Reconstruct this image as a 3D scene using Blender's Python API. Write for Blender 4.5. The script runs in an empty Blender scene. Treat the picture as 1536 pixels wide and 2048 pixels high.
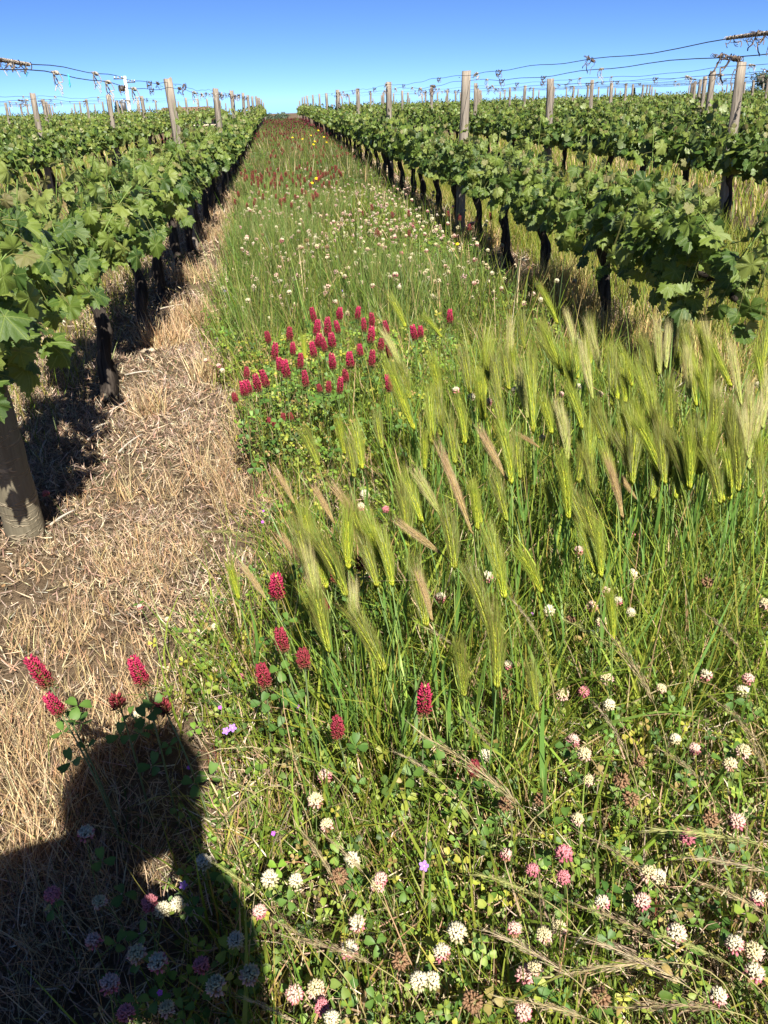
import bpy, math, random
import numpy as np
from mathutils import Matrix, Vector

random.seed(7)
RNG = np.random.default_rng(11)
U = lambda a, b, n=None: RNG.uniform(a, b, n)
scene = bpy.context.scene
C = scene.collection

# ------------------------------------------------------------------ camera, sky, sun, exposure
CAM_H = 1.45
F_PX = 1657.0                      # focal length in pixels of the 1536 x 2048 photograph
YAW, PITCH, ROLL = math.radians(5.92), math.radians(26.56), math.radians(1.8)
FWD = np.array([math.sin(YAW) * math.cos(PITCH), math.cos(YAW) * math.cos(PITCH), -math.sin(PITCH)])
_r = np.array([math.cos(YAW), -math.sin(YAW), 0.0])
_d = np.cross(FWD, _r)
RIGHT = _r * math.cos(ROLL) + _d * math.sin(ROLL)
DOWN = np.cross(FWD, RIGHT)
cam_data = bpy.data.cameras.new('camera')
cam = bpy.data.objects.new('camera', cam_data)
C.objects.link(cam)
cam_data.sensor_fit = 'VERTICAL'
cam_data.sensor_height = 24.0
cam_data.lens = 24.0 * F_PX / 2048.0
cam_data.clip_start = 0.02
cam_data.clip_end = 4000.0
m3 = Matrix((RIGHT, -DOWN, -FWD)).transposed()
cam.matrix_world = Matrix.Translation((0, 0, CAM_H)) @ m3.to_4x4()
scene.camera = cam

SUN_EL, SUN_TRAVEL = math.radians(45.2), math.radians(-11.8)   # light travels forward and a little to the left
sun_dir = Vector((math.sin(SUN_TRAVEL) * math.cos(SUN_EL), math.cos(SUN_TRAVEL) * math.cos(SUN_EL), -math.sin(SUN_EL)))
sun_data = bpy.data.lights.new('sun', 'SUN')
sun_data.energy = 5.0
sun_data.angle = math.radians(0.55)
sun_data.color = (1.0, 0.94, 0.82)
sun = bpy.data.objects.new('sun', sun_data)
sun.rotation_euler = sun_dir.to_track_quat('-Z', 'Y').to_euler()
sun.location = (3, -10, 12)
C.objects.link(sun)

world = bpy.data.worlds.new('World')
scene.world = world
world.use_nodes = True
wn = world.node_tree
bg = wn.nodes['Background']
sky = wn.nodes.new('ShaderNodeTexSky')
sky.sky_type = 'NISHITA'
sky.sun_disc = False
sky.sun_elevation = SUN_EL
sky.sun_rotation = math.atan2(-sun_dir.x, -sun_dir.y)
sky.altitude = 0
sky.air_density = 0.30
sky.dust_density = 0.0
sky.ozone_density = 10.0
wn.links.new(sky.outputs[0], bg.inputs[0])
bg.inputs[1].default_value = 0.068

scene.view_settings.view_transform = 'Standard'
scene.view_settings.look = 'None'
scene.view_settings.exposure = 1.2
scene.view_settings.gamma = 1.0
scene.render.engine = 'CYCLES'
cy = scene.cycles
cy.max_bounces = 6
cy.diffuse_bounces = 3
cy.glossy_bounces = 2
cy.transmission_bounces = 4
cy.use_adaptive_sampling = False
cy.use_denoising = True


def ray(px, py):
    return FWD + RIGHT * (px - 768) / F_PX + DOWN * (py - 1024) / F_PX


def on_level(px, py, z=0.0):
    """The point at height z above the ground seen at that pixel."""
    d = ray(px, py)
    return d * ((z - CAM_H) / d[2]) + np.array([0, 0, CAM_H])


def at_dist(px, py, Y):
    d = ray(px, py)
    return d * (Y / d[1]) + np.array([0, 0, CAM_H])


def in_view(p, m=0.05):
    d = np.asarray(p) - np.array([0, 0, CAM_H])
    z = d @ FWD
    if z < 0.2:
        return False
    x, y = 768 + F_PX * (d @ RIGHT) / z, 1024 + F_PX * (d @ DOWN) / z
    return -1536 * m < x < 1536 * (1 + m) and -2048 * m < y < 2048 * (1 + m)


CREST = 64.0


def gz(y):
    """Ground height: an even slope that falls away behind a crest."""
    t = np.maximum(np.asarray(y, float) - CREST, 0)
    return -np.where(t < 24, 0.0016 * t * t, 0.9216 + 0.0768 * np.minimum(t - 24, 60) + 0.01 * np.maximum(t - 84, 0))


# ------------------------------------------------------------------ object helpers
def tag(o, label=None, cat=None, group=None, kind=None):
    if label: o['label'] = label
    if cat: o['category'] = cat
    if group: o['group'] = group
    if kind: o['kind'] = kind
    return o


def link(name, data=None, parent=None, mat4=None):
    o = bpy.data.objects.new(name, data)
    C.objects.link(o)
    if parent is not None:
        o.parent = parent
    if mat4 is not None:
        o.matrix_basis = mat4
    return o


def empty(name, loc):
    return link(name, None, None, Matrix.Translation(Vector([float(v) for v in loc])))


ONES = {1: 'first', 2: 'second', 3: 'third', 4: 'fourth', 5: 'fifth', 6: 'sixth', 7: 'seventh', 8: 'eighth', 9: 'ninth', 10: 'tenth',
        11: 'eleventh', 12: 'twelfth', 13: 'thirteenth', 14: 'fourteenth', 15: 'fifteenth', 16: 'sixteenth', 17: 'seventeenth',
        18: 'eighteenth', 19: 'nineteenth'}
TENS = {2: 'twent', 3: 'thirt', 4: 'fort', 5: 'fift', 6: 'sixt', 7: 'sevent', 8: 'eight', 9: 'ninet'}


def nth(n):
    if n in ONES:
        return ONES[n]
    if n >= 100:
        return 'hundred-and-' + nth(n - 100) if n > 100 else 'hundredth'
    t, o = divmod(n, 10)
    return TENS[t] + ('ieth' if o == 0 else 'y-' + ONES[o])


# ------------------------------------------------------------------ mesh helpers (all triangles, colours per vertex)
def build_mesh(name, V, T, col=None, uv=None, mat=None, smooth=False):
    V = np.ascontiguousarray(V, np.float32)
    T = np.ascontiguousarray(T, np.int32)
    me = bpy.data.meshes.new(name)
    me.vertices.add(len(V))
    me.vertices.foreach_set('co', V.ravel())
    n = len(T)
    me.loops.add(n * 3)
    me.loops.foreach_set('vertex_index', T.ravel())
    me.polygons.add(n)
    me.polygons.foreach_set('loop_start', np.arange(0, n * 3, 3, dtype=np.int32))
    me.polygons.foreach_set('loop_total', np.full(n, 3, np.int32))
    if smooth:
        me.polygons.foreach_set('use_smooth', np.ones(n, bool))
    me.update(calc_edges=True)
    if col is not None:
        a = me.color_attributes.new('col', 'FLOAT_COLOR', 'POINT')
        c4 = np.ones((len(V), 4), np.float32)
        c4[:, :3] = np.clip(col, 0, 1)
        a.data.foreach_set('color', c4.ravel())
    if uv is not None:
        l = me.uv_layers.new(name='UVMap')
        l.data.foreach_set('uv', np.ascontiguousarray(uv[T.ravel()], np.float32).ravel())
    if mat is not None:
        me.materials.append(mat)
    return me


class Batch:
    def __init__(self):
        self.V, self.T, self.K, self.UV, self.n = [], [], [], [], 0

    def add(self, V, T, K, uv=None):
        V = np.asarray(V, float)
        K = np.broadcast_to(np.asarray(K, float), V.shape)
        self.V.append(V)
        self.T.append(np.asarray(T) + self.n)
        self.K.append(K)
        self.UV.append(np.zeros((len(V), 2)) if uv is None else uv)
        self.n += len(V)
        return self

    def inst(self, tpl, M, P, col):
        """tpl: (V, T, colour multipliers[, uv]); M: (N,3,3) column frames, P: (N,3), col: (N,3)."""
        V, T, K = tpl[0], tpl[1], tpl[2]
        N, n = len(P), len(V)
        if N == 0:
            return self
        W = np.einsum('nij,vj->nvi', M, V) + P[:, None, :]
        TT = T[None] + (np.arange(N) * n)[:, None, None]
        KK = K[None] * col[:, None, :]
        uv = np.tile(tpl[3], (N, 1)) if len(tpl) > 3 else None
        return self.add(W.reshape(-1, 3), TT.reshape(-1, 3), KK.reshape(-1, 3), uv)

    def mesh(self, name, mat, smooth=False, uv=False):
        return build_mesh(name, np.concatenate(self.V), np.concatenate(self.T), np.concatenate(self.K),
                          np.concatenate(self.UV) if uv else None, mat, smooth)


def norm(a):
    a = np.asarray(a, float)
    return a / np.maximum(np.linalg.norm(a, axis=-1, keepdims=True), 1e-9)


def frames(z, x=None, roll=None):
    """(N,3,3) frames whose third column is z; the first is near x (or random by roll)."""
    z = norm(z)
    if x is None:
        a = U(0, 2 * np.pi, len(z)) if roll is None else roll
        x = np.stack([np.cos(a), np.sin(a), np.zeros_like(a)], 1)
    x = norm(x - (x * z).sum(1, keepdims=True) * z + 1e-6)
    y = np.cross(z, x)
    return np.stack([x, y, z], 2)


def tube(pts, rad, sides=6, cap=True):
    pts = np.asarray(pts, float)
    rad = np.broadcast_to(np.asarray(rad, float), (len(pts),))
    tan = norm(np.gradient(pts, axis=0))
    ref = np.array([1.0, 0, 0]) if abs(tan[0][0]) < 0.8 else np.array([0, 1.0, 0])
    V = []
    for p, t, r in zip(pts, tan, rad):
        a = norm(np.cross(t, ref))
        b = np.cross(t, a)
        ang = np.arange(sides) * 2 * np.pi / sides
        V.append(p + r * (np.cos(ang)[:, None] * a + np.sin(ang)[:, None] * b))
    V = np.concatenate(V)
    T = []
    for i in range(len(pts) - 1):
        for k in range(sides):
            a, b = i * sides + k, i * sides + (k + 1) % sides
            T += [(a, b, b + sides), (a, b + sides, a + sides)]
    if cap:
        for k in range(1, sides - 1):
            T.append((0, k + 1, k))
            o = (len(pts) - 1) * sides
            T.append((o, o + k, o + k + 1))
    return V, np.array(T)


def box(lo, hi):
    lo, hi = np.asarray(lo, float), np.asarray(hi, float)
    V = np.array([[(lo, hi)[i][0], (lo, hi)[j][1], (lo, hi)[k][2]] for i in (0, 1) for j in (0, 1) for k in (0, 1)])
    Q = [(0, 1, 3, 2), (4, 6, 7, 5), (0, 4, 5, 1), (2, 3, 7, 6), (0, 2, 6, 4), (1, 5, 7, 3)]
    return V, np.array([t for a, b, c, d in Q for t in ((a, b, c), (a, c, d))])


def curve_pts(a, b, c, n=8):
    t = np.linspace(0, 1, n)[:, None]
    a, b, c = map(np.asarray, (a, b, c))
    return (1 - t) ** 2 * a + 2 * t * (1 - t) * b + t * t * c


# ------------------------------------------------------------------ materials
def new_mat(name):
    m = bpy.data.materials.new(name)
    m.use_nodes = True
    nt = m.node_tree
    nt.nodes.clear()
    out = nt.nodes.new('ShaderNodeOutputMaterial')
    p = nt.nodes.new('ShaderNodeBsdfPrincipled')
    nt.links.new(p.outputs[0], out.inputs[0])
    return m, nt, p, out


class N:
    """Small node-building helper."""
    def __init__(self, nt): self.nt = nt

    def put(self, kind, **kw):
        n = self.nt.nodes.new('ShaderNode' + kind)
        for k, v in kw.items():
            setattr(n, k, v)
        return n

    def set(self, sock, v):
        if isinstance(v, bpy.types.NodeSocket): self.nt.links.new(v, sock)
        else: sock.default_value = v

    def math(self, op, a, b=None, c=None, clamp=False):
        n = self.put('Math', operation=op, use_clamp=clamp)
        for i, v in enumerate((a, b, c)):
            if v is not None: self.set(n.inputs[i], v)
        return n.outputs[0]

    def noise(self, vec, scale, detail=4, rough=0.55, dist=0.0):
        n = self.put('TexNoise')
        if vec is not None: self.set(n.inputs['Vector'], vec)
        n.inputs['Scale'].default_value = scale
        n.inputs['Detail'].default_value = detail
        n.inputs['Roughness'].default_value = rough
        n.inputs['Distortion'].default_value = dist
        return n.outputs[0]

    def ramp(self, fac, stops):
        n = self.put('ValToRGB')
        e = n.color_ramp.elements
        while len(e) < len(stops): e.new(0.5)
        for x, (p, c) in zip(e, stops):
            x.position, x.color = p, (*c, 1)
        self.set(n.inputs[0], fac)
        return n.outputs[0]

    def mix(self, fac, a, b, mode='MIX'):
        n = self.put('Mix', data_type='RGBA', blend_type=mode)
        self.set(n.inputs[0], fac)
        for s, v in ((n.inputs[6], a), (n.inputs[7], b)):
            self.set(s, v if isinstance(v, bpy.types.NodeSocket) else (*v, 1))
        return n.outputs[2]

    def mapped(self, scale, coord='Object'):
        tc = self.put('TexCoord')
        mp = self.put('Mapping')
        self.nt.links.new(tc.outputs[coord], mp.inputs[0])
        mp.inputs['Scale'].default_value = scale
        return mp.outputs[0]

    def bump(self, height, strength=0.3, distance=0.01):
        n = self.put('Bump')
        n.inputs['Strength'].default_value = strength
        n.inputs['Distance'].default_value = distance
        self.set(n.inputs['Height'], height)
        return n.outputs[0]


def plant_material(name, rough=0.5, spec=0.35, trans=0.3, noise_scale=60.0, noise_amt=0.35, coat=0.0):
    m, nt, p, out = new_mat(name)
    g = N(nt)
    at = g.put('Attribute', attribute_name='col')
    no = g.noise(g.mapped((1, 1, 1)), noise_scale, 3)
    v = g.math('MULTIPLY_ADD', no, noise_amt * 2, 1 - noise_amt)
    mul = g.put('VectorMath', operation='SCALE')
    nt.links.new(at.outputs['Color'], mul.inputs[0])
    nt.links.new(v, mul.inputs['Scale'])
    nt.links.new(mul.outputs[0], p.inputs['Base Color'])
    p.inputs['Roughness'].default_value = rough
    p.inputs['Specular IOR Level'].default_value = spec
    if trans > 0:
        tr = g.put('BsdfTranslucent')
        mx = g.put('MixShader')
        nt.links.new(mul.outputs[0], tr.inputs[0])
        mx.inputs[0].default_value = trans
        nt.links.new(p.outputs[0], mx.inputs[1])
        nt.links.new(tr.outputs[0], mx.inputs[2])
        nt.links.new(mx.outputs[0], out.inputs[0])
    return m


def vine_leaf_material():
    m, nt, p, out = new_mat('vine_leaf')
    g = N(nt)
    at = g.put('Attribute', attribute_name='col')
    uv = g.put('UVMap')
    sep = g.put('SeparateXYZ')
    nt.links.new(uv.outputs[0], sep.inputs[0])
    x, y = sep.outputs[0], sep.outputs[1]
    best = None
    for a in (0, 52, -52, 112, -112):
        s, c = math.sin(math.radians(a)), math.cos(math.radians(a))
        along = g.math('ADD', g.math('MULTIPLY', x, s), g.math('MULTIPLY', y, c))
        across = g.math('ABSOLUTE', g.math('SUBTRACT', g.math('MULTIPLY', x, c), g.math('MULTIPLY', y, s)))
        d = g.math('ADD', across, g.math('MULTIPLY', g.math('LESS_THAN', along, 0.0), 9.0))
        # side veins: chevrons along each main vein
        ch = g.math('FRACT', g.math('MULTIPLY', g.math('SUBTRACT', along, g.math('MULTIPLY', across, 0.9)), 6.5))
        side = g.math('ADD', g.math('ABSOLUTE', g.math('SUBTRACT', ch, 0.5)), g.math('MULTIPLY', across, 0.5))
        pair = (d, side)
        if best is None:
            best = pair
        else:
            less = g.math('LESS_THAN', d, best[0])
            nd = g.math('MINIMUM', d, best[0])
            ns = g.math('ADD', g.math('MULTIPLY', less, side), g.math('MULTIPLY', g.math('SUBTRACT', 1.0, less), best[1]))
            best = (nd, ns)
    main = g.math('SUBTRACT', 1.0, g.math('DIVIDE', best[0], 0.028, clamp=True), clamp=True)
    minor = g.math('SUBTRACT', 1.0, g.math('DIVIDE', best[1], 0.16, clamp=True), clamp=True)
    vein = g.math('MAXIMUM', main, g.math('MULTIPLY', minor, 0.5))
    no = g.noise(g.mapped((1, 1, 1)), 45.0, 4)
    col = g.mix(g.math('MULTIPLY', no, 0.55), at.outputs['Color'], (0.02, 0.055, 0.008))
    geo = g.put('NewGeometry')
    pale = g.mix(0.5, col, (0.2, 0.26, 0.11))
    col = g.mix(geo.outputs['Backfacing'], col, pale)
    col = g.mix(g.math('MULTIPLY', vein, 0.5), col, (0.3, 0.38, 0.1))
    nt.links.new(col, p.inputs['Base Color'])
    p.inputs['Roughness'].default_value = 0.42
    p.inputs['Specular IOR Level'].default_value = 0.45
    h = g.math('SUBTRACT', g.math('MULTIPLY', no, 0.6), g.math('MULTIPLY', vein, 0.8))
    bn = g.bump(h, 0.5, 0.004)
    nt.links.new(bn, p.inputs['Normal'])
    tr = g.put('BsdfTranslucent')
    hs = g.put('HueSaturation')
    hs.inputs['Value'].default_value = 1.5
    hs.inputs['Hue'].default_value = 0.48
    nt.links.new(col, hs.inputs['Color'])
    nt.links.new(hs.outputs[0], tr.inputs[0])
    mx = g.put('MixShader')
    mx.inputs[0].default_value = 0.31
    nt.links.new(p.outputs[0], mx.inputs[1])
    nt.links.new(tr.outputs[0], mx.inputs[2])
    nt.links.new(mx.outputs[0], out.inputs[0])
    return m


def wood_material(name, c1, c2, c3, rings=False):
    m, nt, p, out = new_mat(name)
    g = N(nt)
    v = g.mapped((26, 26, 1.6))
    n1 = g.noise(v, 1.6, 6, 0.65, 0.6)
    n2 = g.noise(g.mapped((3, 3, 2)), 2.0, 3)
    col = g.ramp(n1, [(0.30, c1), (0.47, c2), (0.68, c3)])
    col = g.mix(g.math('MULTIPLY', n2, 0.45), col, tuple(0.6 * k for k in c2), 'MIX')
    h = n1
    if rings:
        v3 = g.mapped((2.2, 2.2, 13))
        n3 = g.noise(v3, 1.0, 3, 0.6, 1.2)
        line = g.math('SUBTRACT', 1.0, g.math('DIVIDE', g.math('ABSOLUTE', g.math('SUBTRACT', n3, 0.5)), 0.018, clamp=True), clamp=True)
        col = g.mix(g.math('MULTIPLY', line, 0.75), col, (0.46, 0.38, 0.27))
        h = g.math('ADD', g.math('MULTIPLY', n1, 0.4), g.math('MULTIPLY', line, 0.5))
    nt.links.new(col, p.inputs['Base Color'])
    p.inputs['Roughness'].default_value = 0.85
    p.inputs['Specular IOR Level'].default_value = 0.2
    nt.links.new(g.bump(h, 0.8, 0.012), p.inputs['Normal'])
    return m


def plain(name, col, rough=0.6, metal=0.0, spec=0.4, noise=0.25, scale=20):
    m, nt, p, out = new_mat(name)
    g = N(nt)
    no = g.noise(g.mapped((1, 1, 1)), scale, 5)
    c = g.mix(no, tuple(k * (1 - noise) for k in col), tuple(min(1, k * (1 + noise)) for k in col))
    nt.links.new(c, p.inputs['Base Color'])
    p.inputs['Roughness'].default_value = rough
    p.inputs['Metallic'].default_value = metal
    p.inputs['Specular IOR Level'].default_value = spec
    nt.links.new(g.bump(no, 0.25, 0.01), p.inputs['Normal'])
    return m


def ground_material():
    m, nt, p, out = new_mat('soil')
    g = N(nt)
    v = g.mapped((1, 1, 1))
    a = g.noise(v, 2.3, 6, 0.6)
    b = g.noise(v, 26, 8, 0.7)
    c = g.noise(v, 140, 4, 0.7)
    col = g.ramp(b, [(0.3, (0.045, 0.031, 0.024)), (0.5, (0.12, 0.085, 0.063)), (0.72, (0.25, 0.18, 0.13))])
    col = g.mix(g.math('MULTIPLY', c, 0.6), col, (0.2, 0.135, 0.08))
    col = g.mix(g.math('MULTIPLY', a, 0.35), col, (0.12, 0.1, 0.045))
    nt.links.new(col, p.inputs['Base Color'])
    p.inputs['Roughness'].default_value = 0.95
    p.inputs['Specular IOR Level'].default_value = 0.1
    h = g.math('ADD', g.math('MULTIPLY', b, 0.7), g.math('MULTIPLY', c, 0.3))
    nt.links.new(g.bump(h, 0.9, 0.03), p.inputs['Normal'])
    return m


M_GRASS = plant_material('grass', 0.45, 0.3, 0.3, 40, 0.25)
M_HERB = plant_material('herb_leaf', 0.5, 0.35, 0.28, 80, 0.3)
M_STRAW = plant_material('straw', 0.6, 0.3, 0.12, 50, 0.3)
M_PETAL = plant_material('petal', 0.55, 0.2, 0.25, 200, 0.15)
M_AWN = plant_material('awn', 0.4, 0.35, 0.35, 30, 0.15)
M_STEM = plant_material('stem', 0.5, 0.35, 0.12, 30, 0.25)
M_LEAF = vine_leaf_material()
M_BARK = wood_material('vine_bark', (0.010, 0.008, 0.007), (0.03, 0.023, 0.019), (0.11, 0.09, 0.075))
M_POST = wood_material('weathered_wood', (0.07, 0.058, 0.048), (0.24, 0.205, 0.17), (0.4, 0.35, 0.29))
M_POLE = wood_material('peeled_pole', (0.11, 0.095, 0.065), (0.19, 0.165, 0.115), (0.25, 0.22, 0.16), rings=True)
M_WIRE = plain('galvanised_wire', (0.09, 0.09, 0.095), 0.5, 0.6, 0.4)
M_TENDRIL = plain('dead_tendril', (0.15, 0.11, 0.085), 0.9)
M_TENDRIL_PALE = plain('bleached_tendril', (0.42, 0.37, 0.31), 0.9)
M_TIE = plain('green_plastic_tie', (0.05, 0.42, 0.36), 0.4)
M_SOIL = ground_material()

# ------------------------------------------------------------------ ground
ROW_L, ROW_R, GAP = -1.03, 2.05, 3.08
ROWS_R = [ROW_R + GAP * k for k in range(13)]
ROWS_L = [ROW_L - GAP * k for k in range(8)]
xs = np.unique(np.concatenate([np.linspace(-4, 6, 90), np.linspace(-40, 50, 60), np.linspace(-1500, 1500, 30)]))
ys = np.unique(np.concatenate([np.linspace(-3, 9, 110), np.linspace(9, 120, 110), np.linspace(120, 2500, 40), np.linspace(-600, -3, 12)]))
gx, gy = np.meshgrid(xs, ys, indexing='ij')
bumpy = 0.012 * np.sin(gx * 9.1 + 2 * np.sin(gy * 3.7)) * np.sin(gy * 7.3 + gx) + 0.008 * np.sin(gx * 23 + gy * 17)
g_zz = gz(gy) + np.where((abs(gx) < 6) & (gy > -3) & (gy < 12), bumpy, 0) - 0.012
nx_, ny_ = gx.shape
ii = (np.arange(nx_ - 1)[:, None] * ny_ + np.arange(ny_ - 1)[None]).ravel()
T = np.concatenate([np.stack([ii, ii + ny_, ii + ny_ + 1], 1), np.stack([ii, ii + ny_ + 1, ii + 1], 1)])
ground = link('ground', build_mesh('ground', np.stack([gx, gy, g_zz], 2).reshape(-1, 3), T, None, None, M_SOIL, True))
tag(ground, 'brown vineyard soil under straw, clover and grass', 'ground', kind='structure')


# ------------------------------------------------------------------ plant templates
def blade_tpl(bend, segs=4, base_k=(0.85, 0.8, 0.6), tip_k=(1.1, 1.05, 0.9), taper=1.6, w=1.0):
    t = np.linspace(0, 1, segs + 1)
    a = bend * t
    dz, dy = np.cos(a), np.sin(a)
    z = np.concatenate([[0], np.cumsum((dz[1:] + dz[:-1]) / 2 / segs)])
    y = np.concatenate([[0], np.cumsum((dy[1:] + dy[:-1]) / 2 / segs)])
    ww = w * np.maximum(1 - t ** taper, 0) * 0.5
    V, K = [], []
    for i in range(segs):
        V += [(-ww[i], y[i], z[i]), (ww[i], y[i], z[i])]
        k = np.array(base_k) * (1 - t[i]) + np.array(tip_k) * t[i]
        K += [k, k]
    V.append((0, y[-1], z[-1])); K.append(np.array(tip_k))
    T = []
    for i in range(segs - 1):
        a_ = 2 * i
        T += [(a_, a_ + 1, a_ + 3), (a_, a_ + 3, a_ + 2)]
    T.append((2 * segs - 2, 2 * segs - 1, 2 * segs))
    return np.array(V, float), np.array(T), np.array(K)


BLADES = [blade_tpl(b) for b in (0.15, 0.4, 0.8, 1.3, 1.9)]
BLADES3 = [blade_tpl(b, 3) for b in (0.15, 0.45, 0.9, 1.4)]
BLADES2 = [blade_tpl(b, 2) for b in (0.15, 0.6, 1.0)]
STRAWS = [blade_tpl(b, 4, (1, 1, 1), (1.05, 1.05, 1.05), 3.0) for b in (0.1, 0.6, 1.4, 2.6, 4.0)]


def leaflet(L=1.0, W=0.75, fold=0.18):
    """A clover leaflet: obovate, notched, folded along its midrib, with a paler chevron."""
    out = [(0, 0), (0.22, 0.18), (0.46, 0.5), (0.5, 0.75), (0.36, 0.95), (0, 0.9)]
    V = [(0, 0, 0), (0, 0.5, 0.0), (0, 0.9, 0.0)]
    K = [(0.9, 0.9, 0.8), (1.15, 1.12, 1.1), (1, 1, 1)]
    for s in (1, -1):
        for x, y in out[1:5]:
            V.append((s * x * W, y * L, fold * x))
            K.append((1.0, 1.0, 1.0))
    T = []
    for o, f in ((3, 1), (7, -1)):
        loop = [0] + [o, o + 1, o + 2, o + 3] + [2]
        for i in range(5):
            t = (1, loop[i], loop[i + 1])
            T.append(t if f > 0 else (t[0], t[2], t[1]))
    return np.array(V, float), np.array(T), np.array(K, float)


def trifoliate(droop=0.25):
    V, T, K = [], [], []
    n = 0
    for a in (0, 2.1, -2.1):
        v, t, k = leaflet()
        v = v.copy()
        v[:, 1] += 0.06
        v[:, 2] += -droop * v[:, 1] ** 2 + 0.12 * v[:, 1]
        c, s = math.cos(a), math.sin(a)
        w = v.copy()
        w[:, 0], w[:, 1] = c * v[:, 0] - s * v[:, 1], s * v[:, 0] + c * v[:, 1]
        V.append(w); T.append(t + n); K.append(k); n += len(w)
    return np.concatenate(V), np.concatenate(T), np.concatenate(K)


TRIFS = [trifoliate(d) for d in (0.1, 0.35, -0.25)]


def trif_low():
    V, T, K = [], [], []
    for i, a in enumerate((0, 2.1, -2.1)):
        v = np.array([(0, 0, 0), (0.36, 0.6, 0.05), (0, 0.95, 0), (-0.36, 0.6, 0.05)], float)
        c, s = math.cos(a), math.sin(a)
        V.append(np.stack([c * v[:, 0] - s * v[:, 1], s * v[:, 0] + c * v[:, 1], v[:, 2]], 1))
        T.append(np.array([(0, 1, 2), (0, 2, 3)]) + 4 * i)
        K.append(np.ones((4, 3)))
    return np.concatenate(V), np.concatenate(T), np.concatenate(K)


TRIF_LOW = trif_low()


def lobed_tpl():
    """A small round, deeply cut leaf (wild geranium)."""
    V, K = [(0, 0, 0)], [(0.9, 0.9, 0.9)]
    n = 20
    for i in range(n):
        a = -2.6 + 5.2 * i / (n - 1)
        r = 0.62 + 0.36 * math.cos(a * 5 * 0.98) * (1 if i % 2 == 0 else 0.8)
        V.append((r * math.sin(a), r * math.cos(a), 0.12 * math.sin(3 * a)))
        K.append((1, 1, 1))
    T = [(0, i + 1, i) for i in range(1, n)]
    return np.array(V, float), np.array(T), np.array(K, float)


LOBED = lobed_tpl()


def spindle(w=0.3, bellied=0.6):
    V = [(0, 0, 0)] + [(w * math.cos(a), w * math.sin(a), bellied) for a in (0, 2.1, 4.2)] + [(0, 0, 1)]
    T = [(0, 2, 1), (0, 3, 2), (0, 1, 3), (4, 1, 2), (4, 2, 3), (4, 3, 1)]
    return np.array(V, float), np.array(T), np.ones((5, 3))


def floret(base_k, tip_k, w=0.3, belly=0.62):
    V, T, _ = spindle(w, belly)
    b, t = np.array(base_k), np.array(tip_k)
    return V, T, np.array([b, b * .4 + t * .6, b * .4 + t * .6, b * .4 + t * .6, t])


def palette(cols, n, jitter=0.15):
    cols = np.array(cols, float)
    c = cols[RNG.integers(0, len(cols), n)]
    return c * (1 + RNG.uniform(-jitter, jitter, (n, 1))) * (1 + RNG.uniform(-jitter / 2, jitter / 2, (n, 3)))


def up_tilt(n, spread, lean=(0, 0)):
    d = RNG.normal(0, spread, (n, 2))
    return norm(np.stack([d[:, 0] + lean[0], d[:, 1] + lean[1], np.ones(n)], 1))


def scaled(Fm, sx, sy, sz):
    return Fm * np.stack([np.broadcast_to(sx, len(Fm)), np.broadcast_to(sy, len(Fm)), np.broadcast_to(sz, len(Fm))], 1)[:, None, :]


G_FRESH = [(0.15, 0.235, 0.032), (0.20, 0.28, 0.042), (0.10, 0.18, 0.03), (0.26, 0.32, 0.055), (0.13, 0.215, 0.05)]
G_YELLOW = [(0.28, 0.29, 0.06), (0.36, 0.32, 0.09), (0.22, 0.27, 0.045)]
G_OLIVE = [(0.075, 0.105, 0.028), (0.10, 0.125, 0.035), (0.055, 0.085, 0.024), (0.13, 0.13, 0.05)]
G_DRY = [(0.51, 0.385, 0.255), (0.58, 0.46, 0.33), (0.40, 0.285, 0.19), (0.63, 0.53, 0.40), (0.47, 0.31, 0.20), (0.27, 0.195, 0.145)]
G_HERB = [(0.085, 0.155, 0.028), (0.12, 0.20, 0.035), (0.17, 0.25, 0.045), (0.06, 0.115, 0.028)]


def scatter(bt, tpls, x, y, L, W, cols, spread=0.25, lean=(0, 0), z=0.0):
    """Blades standing at (x, y): L long, W wide."""
    n = len(x)
    if n == 0:
        return
    Fm = scaled(frames(up_tilt(n, spread, lean)), W, L, L)
    P = np.stack([x, y, gz(y) + z], 1)
    which = RNG.integers(0, len(tpls), n)
    for k, tp in enumerate(tpls):
        s = which == k
        bt.inst(tp, Fm[s], P[s], cols[s])


def lay(bt, tpls, x, y, z, L, W, cols, rise=0.25):
    """Straws lying on the ground in every direction."""
    n = len(x)
    if n == 0:
        return
    a = U(0, 2 * np.pi, n)
    d = norm(np.stack([np.cos(a), np.sin(a), RNG.normal(0.03, rise, n)], 1))
    Fm = scaled(frames(d, x=norm(np.stack([-np.sin(a), np.cos(a), RNG.normal(0, 0.6, n)], 1))), W, L, L)
    P = np.stack([x, y, gz(y) + z], 1)
    which = RNG.integers(0, len(tpls), n)
    for k, tp in enumerate(tpls):
        s = which == k
        bt.inst(tp, Fm[s], P[s], cols[s])


def leaves_at(bt, tpls, x, y, z, size, cols, spread=0.38, lean=(0.1, -0.5)):
    n = len(x)
    if n == 0:
        return
    Fm = scaled(frames(up_tilt(n, spread, lean)), size, size, size)
    P = np.stack([x, y, gz(y) + z], 1)
    which = RNG.integers(0, len(tpls), n)
    for k, tp in enumerate(tpls):
        s = which == k
        bt.inst(tp, Fm[s], P[s], cols[s])


def wave(x, y, s):
    """Smooth patchiness in 0..1."""
    return 0.5 + 0.25 * (np.sin(x * 2.1 * s + 1.3 * np.sin(y * 1.7 * s)) + np.sin(y * 2.7 * s + 1.1 * np.cos(x * 3.1 * s) + 2))


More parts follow.
